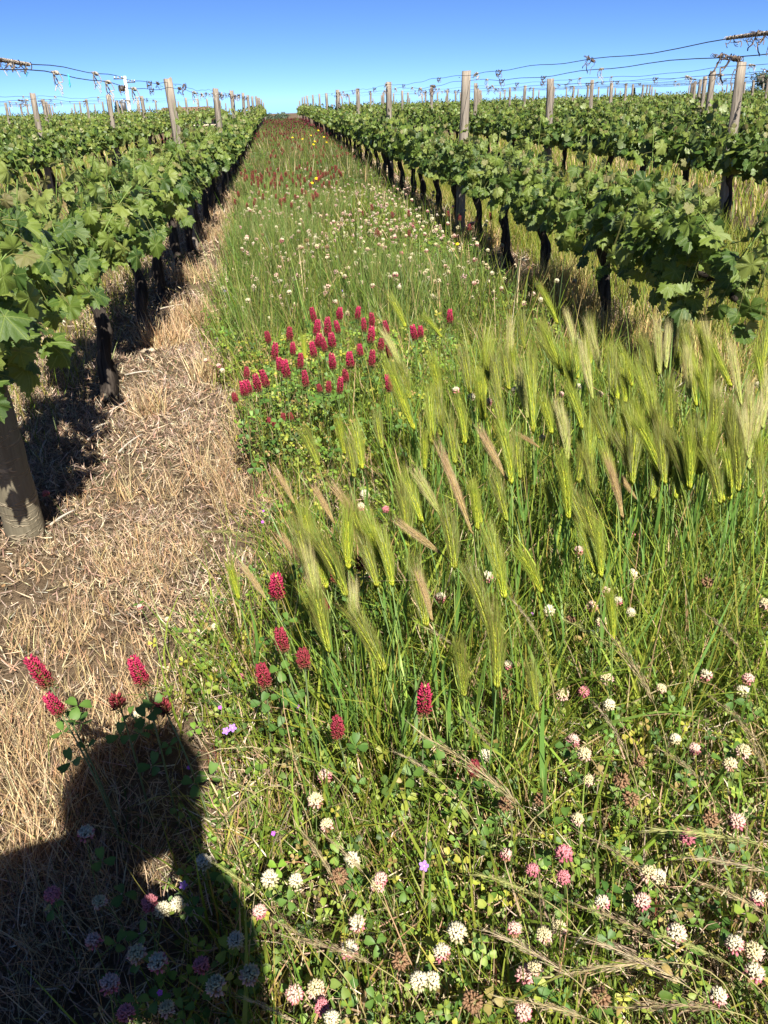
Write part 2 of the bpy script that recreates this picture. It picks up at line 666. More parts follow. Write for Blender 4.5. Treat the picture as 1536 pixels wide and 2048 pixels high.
def edge_left(y):
    """Where the meadow begins beside the mown strip of the left row."""
    y = np.asarray(y, float)
    e = np.interp(y, [0, 1.0, 1.5, 2.4, 3.1, 4.4, 5.5, 9.5, 20, 70], [-.30, -.34, -.34, -.20, -.12, -.30, -.46, -.55, -.72, -.75])
    return e + 0.05 * np.sin(y * 5.3) + 0.04 * np.sin(y * 13.1)


def edge_right(y):
    y = np.asarray(y, float)
    return np.interp(y, [0, 3, 5, 9, 20, 70], [2.3, 1.85, 1.7, 1.68, 1.75, 1.8]) + 0.06 * np.sin(y * 4.1 + 1)


def area(n, x0, x1, y0, y1):
    return U(x0, x1, n), U(y0, y1, n)


def inside(x, y, soft=0.05):
    j = RNG.normal(0, soft, len(x)) + 0.16 * (wave(x * 0, y, 2.3) - .5) + 0.12 * (wave(x * 0 + 3, y, 5.9) - .5)
    return (x + j > edge_left(y)) & (x + j < edge_right(y))


def in_barley(x, y):
    """The wild barley patch in the right half, two to four metres away."""
    return (y > 1.45) & (y < 3.9) & (x > 0.22 + 0.12 * np.sin(y * 3) + 0.05 * (y - 2)) | ((y > 1.3) & (y < 2.2) & (x > -0.05) & (x < 0.5))


def tufts(n, x0, x1, y0, y1, per, r):
    """Points gathered into tufts; also how far each blade leans out of its tuft."""
    m_ = max(1, n // per)
    cx, cy_ = area(m_, x0, x1, y0, y1)
    rad = r * U(.5, 1.5, m_)
    w = RNG.integers(0, m_, n)
    ox, oy = RNG.normal(0, 1, n), RNG.normal(0, 1, n)
    return cx[w] + ox * rad[w], cy_[w] + oy * rad[w], ox * .13, oy * .13, (U(.35, 1.0, m_) ** 1.0 * U(.8, 1.6, m_))[w] + .15


# ------------------------------------------------------------------ meadow: uncountable ground cover, one object per kind
def sel(m, *a):
    return [q[m] for q in a]


bt = Batch()
# near grass
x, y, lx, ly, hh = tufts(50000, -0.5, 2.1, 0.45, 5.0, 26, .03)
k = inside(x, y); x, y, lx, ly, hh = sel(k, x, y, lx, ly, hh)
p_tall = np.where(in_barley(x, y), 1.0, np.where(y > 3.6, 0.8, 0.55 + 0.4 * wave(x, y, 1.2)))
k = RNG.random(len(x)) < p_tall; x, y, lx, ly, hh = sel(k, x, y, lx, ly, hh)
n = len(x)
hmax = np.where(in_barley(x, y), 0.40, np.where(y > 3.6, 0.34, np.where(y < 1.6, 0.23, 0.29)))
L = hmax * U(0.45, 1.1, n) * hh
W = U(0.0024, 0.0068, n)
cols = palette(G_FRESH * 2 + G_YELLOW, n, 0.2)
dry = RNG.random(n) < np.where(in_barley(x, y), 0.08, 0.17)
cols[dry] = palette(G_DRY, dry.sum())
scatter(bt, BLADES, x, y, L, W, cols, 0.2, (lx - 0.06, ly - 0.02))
# broad barley leaves
x, y = area(2800, -0.1, 2.1, 1.2, 4.0)
k = in_barley(x, y) & inside(x, y); x, y = sel(k, x, y)
n = len(x)
scatter(bt, BLADES, x, y, U(0.24, 0.52, n), U(0.006, 0.014, n), palette([(0.17, 0.29, 0.07), (0.24, 0.35, 0.06), (0.14, 0.26, 0.08), (0.3, 0.38, 0.07)], n), 0.25)
# broad blades scattered through the low clover too
x, y = area(900, -0.2, 1.9, 0.6, 2.4)
k = inside(x, y); x, y = sel(k, x, y); n = len(x)
scatter(bt, BLADES, x, y, U(0.18, 0.36, n), U(0.006, 0.012, n), palette([(0.2, 0.31, 0.05), (0.26, 0.34, 0.06), (0.15, 0.26, 0.06)], n), 0.35)
# tall fine grass behind the crimson cluster, left half
x, y, lx, ly, hh = tufts(10500, -0.5, 1.3, 4.6, 7.6, 40, .06)
k = inside(x, y) & (x < 0.95 + 0.2 * np.sin(y * 4)); x, y, lx, ly, hh = sel(k, x, y, lx, ly, hh)
n = len(x)
scatter(bt, BLADES3, x, y, U(0.22, 0.5, n) * hh, U(0.004, 0.008, n), palette([(0.14, 0.22, 0.055), (0.10, 0.175, 0.04), (0.19, 0.25, 0.07), (0.075, 0.14, 0.035), (0.26, 0.26, 0.11)], n, .28), 0.12, (lx - 0.08, ly))
# a tall green tuft further on
for (cx, cy, r, m_) in ((-0.15, 8.8, 0.55, 3500), (0.1, 11.0, 0.8, 4500), (1.0, 6.3, 0.5, 1500), (-0.3, 14.5, 0.7, 2600)):
    a, rr = U(0, 6.28, m_), r * np.sqrt(U(0, 1, m_))
    x, y = cx + rr * np.cos(a), cy + 1.6 * rr * np.sin(a)
    k = inside(x, y); x, y = sel(k, x, y); n = len(x)
    scatter(bt, BLADES3, x, y, U(0.3, 0.5, n), U(0.005, 0.009, n), palette([(0.13, 0.22, 0.06), (0.17, 0.25, 0.07), (0.1, 0.18, 0.045), (.28, .28, .13)], n, .22), 0.15, (-0.05, 0))
# middle distance
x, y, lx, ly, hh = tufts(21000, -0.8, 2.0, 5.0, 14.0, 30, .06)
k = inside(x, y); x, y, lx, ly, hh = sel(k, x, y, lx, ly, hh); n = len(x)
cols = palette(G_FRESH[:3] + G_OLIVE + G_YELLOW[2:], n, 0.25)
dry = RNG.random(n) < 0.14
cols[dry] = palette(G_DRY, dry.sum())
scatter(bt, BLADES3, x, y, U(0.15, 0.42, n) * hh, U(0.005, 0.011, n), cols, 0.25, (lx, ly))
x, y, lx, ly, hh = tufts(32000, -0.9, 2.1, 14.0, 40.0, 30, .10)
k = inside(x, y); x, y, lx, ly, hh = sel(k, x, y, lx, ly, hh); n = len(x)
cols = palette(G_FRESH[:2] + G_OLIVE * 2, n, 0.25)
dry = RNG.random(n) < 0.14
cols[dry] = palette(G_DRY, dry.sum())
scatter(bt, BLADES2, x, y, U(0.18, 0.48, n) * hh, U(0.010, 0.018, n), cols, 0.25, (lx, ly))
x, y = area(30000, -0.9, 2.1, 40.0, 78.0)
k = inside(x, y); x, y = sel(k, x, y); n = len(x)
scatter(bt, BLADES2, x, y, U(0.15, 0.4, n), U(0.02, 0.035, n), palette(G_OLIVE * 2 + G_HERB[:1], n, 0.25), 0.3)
meadow = link('meadow_grass', bt.mesh('meadow_grass', M_GRASS))
tag(meadow, 'fresh green grass filling the strip between the two vine rows', 'grass', kind='stuff')

# clover and herb leaves close to the ground
bt = Batch()
x, y = area(19000, -0.5, 2.1, 0.45, 5.0)
k = inside(x, y); x, y = sel(k, x, y); n = len(x)
dens = np.where(in_barley(x, y), 0.55, np.where((y > 3.3) & (x < 0.9), 1.0, 0.5 + 0.5 * wave(x, y, 1.5)))
k = RNG.random(n) < dens; x, y = sel(k, x, y); n = len(x)
z = U(0.01, 0.17, n) + np.where((y > 3.0) & (y < 4.8) & (x < 0.9), U(0.0, 0.17, n), 0)
cols = palette(G_HERB + G_FRESH[:2], n, 0.25)
yl = RNG.random(n) < 0.24
cols[yl] = palette([(0.34, 0.34, 0.05), (0.3, 0.22, 0.08), (0.26, 0.32, 0.05)], yl.sum())
leaves_at(bt, TRIFS, x, y, z, U(0.007, 0.019, n) * np.where(z > 0.16, 1.25, 1), cols)
x, y = area(900, -0.4, 2.0, 0.5, 3.0)
k = inside(x, y); x, y = sel(k, x, y); n = len(x)
leaves_at(bt, [LOBED], x, y, U(0.02, 0.13, n), U(0.010, 0.024, n), palette(G_HERB + [(0.2, 0.26, 0.05)], n))
x, y = area(17000, -0.8, 2.0, 5.0, 14.0)
k = inside(x, y); x, y = sel(k, x, y); n = len(x)
leaves_at(bt, [TRIF_LOW], x, y, U(0.02, 0.2, n), U(0.016, 0.032, n), palette(G_HERB + G_FRESH[:2], n, 0.25))
x, y = area(26000, -0.9, 2.1, 14.0, 45.0)
k = inside(x, y); x, y = sel(k, x, y); n = len(x)
leaves_at(bt, [TRIF_LOW], x, y, U(0.05, 0.28, n), U(0.03, 0.05, n), palette(G_OLIVE + G_HERB[::3], n, 0.25))
cover = link('clover_foliage', bt.mesh('clover_foliage', M_HERB))
tag(cover, 'low clover and weed leaves carpeting the strip', 'foliage', kind='stuff')

# petioles and thin stems that carry those leaves
bt = Batch()
x, y = area(22000, -0.45, 2.0, 0.45, 4.8)
k = inside(x, y); x, y = sel(k, x, y); n = len(x)
scatter(bt, BLADES3, x, y, U(0.06, 0.22, n), U(0.0014, 0.0024, n),
        palette(G_FRESH[:3] + G_YELLOW + G_DRY[:3] + [(0.3, 0.2, 0.09), (0.36, 0.33, 0.12), (0.2, 0.06, 0.04)], n), 0.55)
stalks = link('herb_stalks', bt.mesh('herb_stalks', M_STEM))
tag(stalks, 'thin tangled stalks among the clover leaves', 'stalks', kind='stuff')

# straw: mown dead grass on the strips under the vines
bt = Batch()


def strip(xc0, xc1, y0, y1, dens, L, W, zmax=0.02, cols=G_DRY):
    n = int(dens * (xc1 - xc0) * (y1 - y0))
    x, y = area(n, xc0, xc1, y0, y1)
    k = RNG.random(n) < 0.25 + 0.9 * wave(x + .3, y, 1.7) * wave(x, y + 1, 4.1) * 1.7
    x, y = sel(k, x, y); n = len(x)
    c = palette(cols, n, 0.25)
    dk = RNG.random(n) < 0.36
    c[dk] *= U(0.28, 0.6, (dk.sum(), 1))
    lay(bt, STRAWS, x, y, U(0.0, zmax, n), U(*L, n), U(*W, n), c, 0.16)


strip(-1.9, -0.15, 0.8, 3.2, 9500, (0.015, 0.085), (0.0014, 0.0034))
strip(-1.9, -0.25, 3.2, 6.0, 8500, (0.02, 0.11), (0.002, 0.0045))
strip(-1.6, -0.35, 6.0, 12.0, 1200, (0.06, 0.16), (0.004, 0.008))
strip(-1.4, -0.5, 12.0, 30.0, 330, (0.08, 0.2), (0.01, 0.018))
strip(1.5, 2.7, 3.5, 9.0, 1300, (0.05, 0.15), (0.003, 0.006))
strip(1.6, 2.6, 9.0, 30.0, 300, (0.08, 0.2), (0.008, 0.016))
# thin scatter inside the near meadow
x, y = area(14000, -0.4, 1.8, 0.5, 3.2)
k = inside(x, y); x, y = sel(k, x, y); n = len(x)
lay(bt, STRAWS, x, y, U(0.0, 0.10, n), U(0.04, 0.16, n), U(0.0014, 0.003, n), palette(G_DRY, n), 0.35)
straw = link('dry_straw', bt.mesh('dry_straw', M_STRAW))
tag(straw, 'cut dry straw littering the bare strips under the vines', 'straw', kind='stuff')

# standing bleached grass at the strip edges and clumps
bt = Batch()


def clump(cx, cy, n, r, hmin, hmax, lean=(0, 0), spread=0.3, w=(0.0012, 0.0026), cols=G_DRY):
    a, rr = U(0, 6.28, n), r * np.sqrt(U(0, 1, n))
    scatter(bt, BLADES3, cx + rr * np.cos(a), cy + rr * np.sin(a), U(hmin, hmax, n), U(*w, n), palette(cols, n, 0.2), spread, lean)


for (px, py, n, r, h) in ((330, 690, 500, .16, .24), (390, 650, 500, .16, .26), (420, 760, 300, .12, .2), (300, 830, 200, .10, .2),
                          (260, 1000, 40, .05, .24), (430, 960, 160, .10, .24), (330, 1000, 60, .08, .22), (500, 900, 160, .12, .2),
                          (480, 1010, 200, .12, .2), (300, 1110, 500, .2, .1), (250, 1180, 400, .2, .08), (100, 1270, 350, .14, .1), (200, 1330, 260, .16, .12),
                          (40, 1480, 420, .14, .16), (120, 1560, 420, .16, .16), (30, 1650, 420, .16, .15), (230, 1480, 200, .12, .14),
                          (150, 1750, 500, .2, .14), (60, 1900, 500, .2, .14), (280, 1420, 260, .14, .12), (430, 480, 400, .3, .25), (455, 440, 400, .4, .25),
                          (470, 400, 300, .4, .25), (380, 560, 400, .2, .22), (200, 1000, 200, .15, .06), (140, 1120, 260, .2, .06)):
    q = on_level(px, py, 0)
    clump(q[0], q[1], n, r, h * 0.4, h * 1.15, (U(-.15, .15), U(-.1, .1)), 0.35, w=(0.0014, 0.003) if q[1] < 4 else (0.003, 0.006))
for (px, py, n, r, h) in ((1120, 570, 700, .22, .4), (1150, 610, 500, .2, .35), (1080, 560, 500, .25, .3), (1230, 650, 500, .3, .3),
                          (960, 470, 400, .3, .3), (1190, 690, 400, .3, .25), (1320, 690, 500, .3, .3), (1400, 720, 400, .3, .3), (900, 430, 300, .4, .3), (850, 400, 300, .4, .3)):
    q = on_level(px, py, 0.1)
    clump(q[0], q[1], n, r, h * 0.5, h, (0, 0), 0.18, w=(0.003, 0.007), cols=[(0.52, 0.37, 0.19), (0.36, 0.33, 0.13), (0.56, 0.44, 0.26), (0.42, 0.40, 0.16)])
n = 2600
y = U(0.8, 30, n) ** 1.0
scatter(bt, BLADES3, edge_left(y) + RNG.normal(-0.07, 0.08, n), y, U(0.05, 0.2, n), 0.002 + y * 0.0004, palette(G_DRY + [(0.3, 0.32, 0.08)], n), 0.4)
dry_standing = link('bleached_grass', bt.mesh('bleached_grass', M_STRAW))
tag(dry_standing, 'bleached standing grass along the edge of the mown strip', 'grass', kind='stuff')

# green wisps on the mown strip, leaf litter
bt = Batch()
x, y = area(2600, -1.9, -0.2, 0.8, 7.0)
k = wave(x, y, 1.9) > 0.55; x, y = sel(k, x, y); n = len(x)
lay(bt, BLADES, x, y, 0.01, U(0.03, 0.1, n), U(0.002, 0.004, n), palette([(0.07, 0.12, 0.035), (0.1, 0.17, 0.04), (0.05, 0.1, 0.03)], n), 0.5)
x, y = area(1500, -2.9, -1.15, 3.4, 9.0)
n = len(x)
scatter(bt, BLADES3, x, y, U(0.1, 0.3, n), U(0.003, 0.006, n), palette(G_FRESH + G_YELLOW, n), 0.35)
x, y = area(9000, -3.8, -1.3, 3.4, 20.0)
n = len(x)
scatter(bt, BLADES3, x, y, U(0.1, 0.3, n), U(0.004, 0.008, n), palette(G_YELLOW + G_DRY[:2] + G_FRESH[:2], n), 0.35)
x, y = area(26000, 2.25, 4.9, 3.6, 16.0)
n = len(x)
scatter(bt, BLADES3, x, y, U(0.15, 0.42, n), U(0.004, 0.008, n), palette(G_YELLOW + G_FRESH[:3] + [(0.36, 0.33, 0.13), (0.24, 0.28, 0.08)], n), 0.25)
x, y = area(22000, 2.4, 4.8, 16.0, 40.0)
n = len(x)
scatter(bt, BLADES2, x, y, U(0.15, 0.35, n), U(0.012, 0.02, n), palette(G_YELLOW + G_FRESH + G_DRY[:2], n), 0.25)
for xr in ROWS_R[1:5]:
    x, y = area(6500, xr + 0.3, xr + 2.8, 6.0 + xr * 0.7, 34.0)
    n = len(x)
    scatter(bt, BLADES2, x, y, U(0.15, 0.35, n), U(0.014, 0.024, n), palette(G_YELLOW + G_FRESH + G_DRY[:2], n), 0.25)
x, y = area(9000, -3.8, -1.3, 18.0, 40.0)
n = len(x)
scatter(bt, BLADES2, x, y, U(0.15, 0.35, n), U(0.012, 0.02, n), palette(G_YELLOW + G_OLIVE + G_DRY[:2], n), 0.3)
for xr in ROWS_L[1:4]:
    x, y = area(6000, xr - 2.8, xr - 0.3, 9.0, 40.0)
    n = len(x)
    scatter(bt, BLADES2, x, y, U(0.15, 0.35, n), U(0.014, 0.024, n), palette(G_YELLOW + G_FRESH + G_DRY[:2], n), 0.25)
wisps = link('alley_grass', bt.mesh('alley_grass', M_GRASS))
tag(wisps, 'yellowing grass in the neighbouring vineyard alleys', 'grass', kind='stuff')

bt = Batch()
x, y = area(2600, -1.9, -0.2, 0.8, 6.5); n = len(x)
lit = (np.array([(0, 0, 0), (0.45, 0.4, 0.12), (0, 1, 0.05), (-0.4, 0.45, 0.16), (0, 0.5, -0.04)], float),
       np.array([(4, 0, 1), (4, 1, 2), (4, 2, 3), (4, 3, 0)]), np.ones((5, 3)))
leaves_at(bt, [lit], x, y, U(0.0, 0.02, n), U(0.006, 0.02, n),
          palette([(0.16, 0.10, 0.06), (0.09, 0.06, 0.045), (0.3, 0.19, 0.1), (0.42, 0.28, 0.15), (0.12, 0.08, 0.07)], n), 0.5, (0, 0))
litter = link('leaf_litter', bt.mesh('leaf_litter', M_STRAW))
tag(litter, 'brown crumbled leaf litter on the mown strip', 'litter', kind='stuff')

# ------------------------------------------------------------------ grapevine leaves
def leaf_outline(n, rng, serr=0.07):
    ang = [0, 14, 28, 40, 52, 66, 80, 96, 112, 128, 145, 162, 176]
    rad = [1.0, .86, .72, .80, .90, .80, .69, .72, .76, .68, .62, .52, .2]
    js = 1 + rng.uniform(-.08, .08, len(rad))
    a = np.linspace(-176, 176, n)
    r = np.interp(abs(a), ang, np.array(rad) * js)
    if serr:
        r = r * (1 + serr * np.where(np.arange(n) % 2 == 0, 1, -1))
    return np.radians(a), r


def vine_leaf_tpl(n, seed, cup=0.25, serr=0.07, inner=True):
    rng = np.random.default_rng(seed)
    a, r = leaf_outline(n, rng, serr)
    ph = rng.uniform(0, 6.28, 3)

    def bend(x, y):
        rr = np.hypot(x, y)
        th = np.arctan2(x, y)
        return -cup * rr ** 2 + 0.10 * rr * np.cos(5 * th * 1.38 + ph[0] * 0.15) + 0.09 * rr ** 2 * np.sin(3 * th + ph[1]) - 0.12 * np.abs(x) + 0.05 * rr * np.sin(2 * th + ph[2])
    pts = [(0.0, 0.0)]
    if inner:
        pts += [(0.55 * q * math.sin(t), 0.55 * q * math.cos(t)) for t, q in zip(a, r)]
    pts += [(q * math.sin(t), q * math.cos(t)) for t, q in zip(a, r)]
    P = np.array(pts)
    V = np.stack([P[:, 0], P[:, 1], bend(P[:, 0], P[:, 1])], 1)
    T = [(0, i + 2, i + 1) for i in range(n - 1)]
    if inner:
        for i in range(n - 1):
            p, q = 1 + i, 1 + i + n
            T += [(p, p + 1, q + 1), (p, q + 1, q)]
    K = np.ones((len(V), 3))
    return V, np.array(T), K, P


LEAF_HI = [vine_leaf_tpl(41, s, c) for s, c in ((1, .18), (2, .35), (3, .05), (4, .5), (5, -.15), (6, .28))]
LEAF_MID = [vine_leaf_tpl(19, s, c, 0.05, False) for s, c in ((11, .2), (12, .4), (13, 0), (14, .3))]
LEAF_LOW = [vine_leaf_tpl(8, s, c, 0.0, False) for s, c in ((21, .2), (22, .4), (23, 0))]
V_MATURE = [(0.085, 0.145, 0.025), (0.058, 0.108, 0.022), (0.118, 0.18, 0.03), (0.07, 0.125, 0.03)]
V_YOUNG = [(0.21, 0.28, 0.05), (0.26, 0.31, 0.07), (0.18, 0.25, 0.04)]
V_BRONZE = [(0.24, 0.22, 0.085), (0.21, 0.17, 0.07), (0.27, 0.25, 0.10)]
# shared leaf meshes for the leaves that are objects: shape x colour
LEAF_MESH = []
for age, pal in enumerate((V_MATURE, V_YOUNG, V_BRONZE)):
    row = []
    for i, tp in enumerate(LEAF_HI):
        for c in (pal[i % len(pal)], pal[(i + 1) % len(pal)]):
            row.append(build_mesh('vine_leaf', tp[0], tp[1], np.tile(c, (len(tp[0]), 1)), tp[3], M_LEAF, True))
    LEAF_MESH.append(row)


def vine_layout(rng, n_leaf, top=1.05, half=0.62, tall=1, fat=1.0, low=0.58, zc=0.62):
    """Row runs along y. Returns shoots (polylines) and leaves (pos, normal, tip, size, age)."""
    shoots, leaves = [], []
    ns = 17
    for i in range(ns):
        y0 = -half + 2 * half * (i + rng.uniform(0.1, 0.9)) / ns
        s = rng.choice((-1, 1))
        lat = s * rng.uniform(0.05, 0.75) * fat
        L = rng.uniform(0.3, 0.62)
        z0 = zc + rng.uniform(-.05, .05)
        d = norm(np.array([lat, rng.normal(0, .25), 1.0]))
        if i < tall:
            L, d = rng.uniform(0.6, 0.8), norm(np.array([rng.normal(0, .12), rng.normal(-.05, .2), 1.0]))
        if z0 + d[2] * L > top and i >= tall:
            L = max((top - z0) / d[2], .2)
        p0 = np.array([rng.normal(0, .03), y0, z0])
        p2 = p0 + d * L + np.array([0, 0, -abs(lat) * 0.22 * rng.uniform(0, 1)])
        shoots.append(curve_pts(p0, p0 + d * L * .55 + np.array([0, 0, .05]), p2, 7))
    k = 0
    while len(leaves) < n_leaf:
        sh = shoots[k % ns]
        r = (k // ns)
        if r < 9:
            t = (r + rng.uniform(0.2, .9)) / 9.3
        else:
            t = rng.uniform(0.0, 0.75)
        k += 1
        f = t * 6
        i = min(int(f), 5)
        base = sh[i] * (1 - f + i) + sh[i + 1] * (f - i)
        sx = rng.choice((-1, 1)) if abs(base[0]) < .06 else np.sign(base[0])
        if rng.random() < 0.15: sx = -sx
        pet = norm(np.array([sx * rng.uniform(.5, 1.3), rng.normal(-.25, .7), rng.uniform(-.5, .45)]))
        reach = rng.uniform(.05, .13) * (1 - .5 * t) * fat
        if r >= 9:
            reach *= 1.7
            pet[2] -= .35
        pos = base + pet * reach
        if r >= 9 and rng.random() < .4:
            pos[2] = rng.uniform(low, zc + .12)
        pos[2] = max(pos[2], low + rng.uniform(0, .1))
        nrm = norm(np.array([sx * .6, -.45, .5]) + rng.normal(0, .68, 3))
        tip = np.array([sx * .35, rng.normal(-.15, .45), -.9 + .8 * t * rng.random()])
        age = 0 if t < .72 else (1 if t < .9 else 2)
        if age == 0 and rng.random() < .36: age = 1
        size = rng.uniform(.055, .088) if t < .6 else rng.uniform(.042, .062) if t < .85 else rng.uniform(.028, .045)
        leaves.append((pos, nrm, tip, size, age, base))
    return shoots, leaves


def leaf_frame(nrm, tip):
    z = norm(nrm)
    y = norm(tip - (tip @ z) * z)
    return np.stack([np.cross(y, z), y, z], 1)


def trunk_mesh(rng, lean=0.0, zc=.62):
    n = 15
    t = np.linspace(0, 1, n)
    w = rng.normal(0, 1, (2, 4))
    x = 0.022 * np.sin(t * 5 + w[0, 0]) + lean * .3 * t + .012 * np.sin(t * 13 + w[0, 1])
    y = 0.05 * np.sin(t * 3.2 + w[1, 0]) + .015 * np.sin(t * 11 + w[1, 1])
    x -= x[0]; y -= y[0]
    z = -0.03 + t * (zc - .01)
    r = 0.036 * (1.25 - .45 * t) * (1 + .16 * np.sin(t * 17 + w[0, 2])) + 0.018 * np.exp(-((t - 1) / .12) ** 2) + 0.02 * np.exp(-(t / .1) ** 2)
    V, T = tube(np.stack([x, y, z], 1), r, 10)
    ph = np.tile(np.arange(10), n)
    c = np.repeat(np.stack([x, y, z], 1), 10, 0)
    V = c + (V - c) * (1 + .16 * np.sin(ph * 2.3 + np.repeat(t, 10) * 4 + w[1, 2]) + rng.normal(0, .06, len(V)))[:, None]
    return build_mesh('vine_trunk', V, T, None, None, M_BARK, True), (x[-1], y[-1])


def cordon_mesh(rng, top, s, half=0.6, zc=.62):
    t = np.linspace(0, 1, 9)
    y = top[1] + s * t * half
    x = top[0] * (1 - t) + .02 * np.sin(t * 9 + rng.uniform(0, 6))
    z = zc - .05 + .05 * np.sin(t * 2.6) - .03 * t + rng.normal(0, .008, 9)
    r = .027 * (1 - .55 * t) * (1 + .25 * np.sin(t * 25 + rng.uniform(0, 6)))
    V, T = tube(np.stack([x, y, z], 1), r, 7)
    return build_mesh('vine_cordon', V, T, None, None, M_BARK, True)


def shoot_mesh(sh, r=.0042):
    V, T = tube(sh, np.linspace(r, r * .45, len(sh)), 5)
    c = np.tile((0.16, 0.24, 0.05), (len(V), 1))
    return V, T, c


def row_word(k, side):
    if k == 0:
        return 'the row %s of the flowers' % side
    return 'the %s row %s of the flowers' % (nth(k + 1), side)


vine_list = []
first_l = [3.04, 4.5, 5.75, 6.95, 8.15]
first_r = [4.2, 5.4, 6.6, 7.8, 9.0]
for side, rows, first in (('left', ROWS_L, first_l), ('right', ROWS_R, first_r)):
    for k, xr in enumerate(rows):
        yy = list(first) if k == 0 else [3.2 + U(0, .6)]
        while yy[-1] < 76:
            yy.append(yy[-1] + 1.22)
        cnt = 0
        for y in yy:
            cnt += 1
            if in_view((xr, y, 1.0), .04) or in_view((xr, y, .4), .04) or in_view((xr, y + .7, 1.0), .02):
                vine_list.append((math.hypot(xr, y), side, k, cnt, xr, y))
vine_list.sort()
N_OBJ_VINES = 300
near_ids = [v for v in vine_list if v[2] == 0 and v[5] < 12.5]
near_set = set((v[1], v[2], v[3]) for v in near_ids)

# middle-distance variants (shared meshes)
MIDV = []
for s in range(7):
    rng = np.random.default_rng(100 + s)
    tm, top = trunk_mesh(rng)
    cm = [cordon_mesh(rng, top, q) for q in (-1, 1)]
    sh, lv = vine_layout(rng, 380, 1.09 + .05 * (s % 3), .66, 2, 1.05)
    b = Batch(); sb = Batch()
    for S in sh:
        sb.add(*shoot_mesh(S, .005))
    for q in range(len(LEAF_MID)):
        idx = [i for i in range(len(lv)) if i % len(LEAF_MID) == q]
        Fm = np.array([leaf_frame(lv[i][1], lv[i][2]) * lv[i][3] * 1.08 for i in idx])
        P = np.array([lv[i][0] for i in idx])
        col = np.array([palette((V_MATURE, V_YOUNG, V_BRONZE)[lv[i][4]], 1, .18)[0] for i in idx])
        b.inst(LEAF_MID[q], Fm, P, col)
    MIDV.append((tm, cm, b.mesh('vine_foliage', M_LEAF, True, True), sb.mesh('vine_shoots', M_STEM)))
FARV = []
for s in range(5):
    rng = np.random.default_rng(200 + s)
    tm, top = trunk_mesh(rng)
    sh, lv = vine_layout(rng, 230, 1.11 + .05 * (s % 2), .68, 2, 1.05)
    b = Batch()
    for q in range(len(LEAF_LOW)):
        idx = [i for i in range(len(lv)) if i % len(LEAF_LOW) == q]
        Fm = np.array([leaf_frame(lv[i][1], lv[i][2]) * lv[i][3] * 1.35 for i in idx])
        b.inst(LEAF_LOW[q], Fm, np.array([lv[i][0] for i in idx]),
               np.array([palette((V_MATURE, V_YOUNG, V_BRONZE)[lv[i][4]], 1, .18)[0] for i in idx]))
    FARV.append((tm, b))
FAR_MESH = [(t, b.mesh('vine_foliage', M_LEAF, False, True)) for t, b in FARV]

far_batch = Batch()
for j, (dist, side, k, cnt, xr, y) in enumerate(vine_list):
    z0 = float(gz(y))
    xr_j = xr + U(-.03, .03) - (.06 if side == 'left' and k == 0 and cnt == 1 else 0)
    if j >= N_OBJ_VINES:
        b = FARV[j % 5][1]
        off = np.array([xr_j, y, z0])
        keep = 1
        for V, T, K, uv in zip(b.V, b.T, b.K, b.UV):
            base = int(T.min())
            far_batch.add(V + off, T - base, K, uv)
        continue
    vine = empty('grapevine', (xr_j, y, z0))
    tag(vine, 'leafy grapevine, %s from the front in %s' % (nth(cnt), row_word(k, side)), 'grapevine', 'grapevines trained along the trellis rows')
    if (side, k, cnt) in near_set:
        rng = np.random.default_rng(int(1000 + y * 37 + (0 if side == 'left' else 500)))
        tm, top = trunk_mesh(rng, 0.25 if (side == 'right' and cnt == 1) else -.3 if (side == 'left' and cnt == 1) else 0.0, .71 if side == 'left' else .62)
        link('trunk', tm, vine)
        for s in (-1, 1):
            link('cordon', cordon_mesh(rng, top, s, .6, .71 if side == 'left' else .62), vine)
        sh, lv = vine_layout(rng, 290, 1.22 if side == 'left' else 1.06, .66, 2 if side == 'right' and cnt < 3 else 1, 1.06, .67 if side == 'left' else .42 if cnt < 3 else .55, .71 if side == 'left' else .62)
        shoot_objs = []
        for S in sh:
            V, T, c = shoot_mesh(S)
            shoot_objs.append(link('shoot', build_mesh('vine_shoot', V, T, c, None, M_STEM, True), vine))
        pb = Batch()
        for li, (pos, nrm, tip, size, age, base) in enumerate(lv):
            Fm = leaf_frame(nrm, tip) * size
            m4 = Matrix.Translation(Vector(pos)) @ Matrix(Fm.tolist()).to_4x4()
            link('leaf', LEAF_MESH[age][int(rng.integers(0, 12))], shoot_objs[li % len(sh)], m4)
            V, T = tube([base, (base + pos) / 2 + np.array([0, 0, .01]), pos], .0014, 3, False)
            pb.add(V, T, np.tile((0.2, 0.2, 0.06), (len(V), 1)))
        o = link('petiole_mass', pb.mesh('petioles', M_STEM), vine)
        tag(o, kind='stuff')
    elif dist < 26:
        tm, cm, fm, sm = MIDV[j % 7]
        flip = Matrix.Rotation(0, 4, 'Z')
        link('trunk', tm, vine)
        for c_ in cm:
            link('cordon', c_, vine)
        tag(link('foliage', fm, vine), kind='stuff')
        tag(link('shoot_mass', sm, vine), kind='stuff')
    else:
        tm, fm = FAR_MESH[j % 5]
        link('trunk', tm, vine)
        tag(link('foliage', fm, vine), kind='stuff')
if far_batch.n:
    o = link('distant_vine_foliage', far_batch.mesh('distant_vine_foliage', M_LEAF, False, True))
    tag(o, 'distant vine foliage merging into one green mass near the crest', 'foliage', kind='stuff')

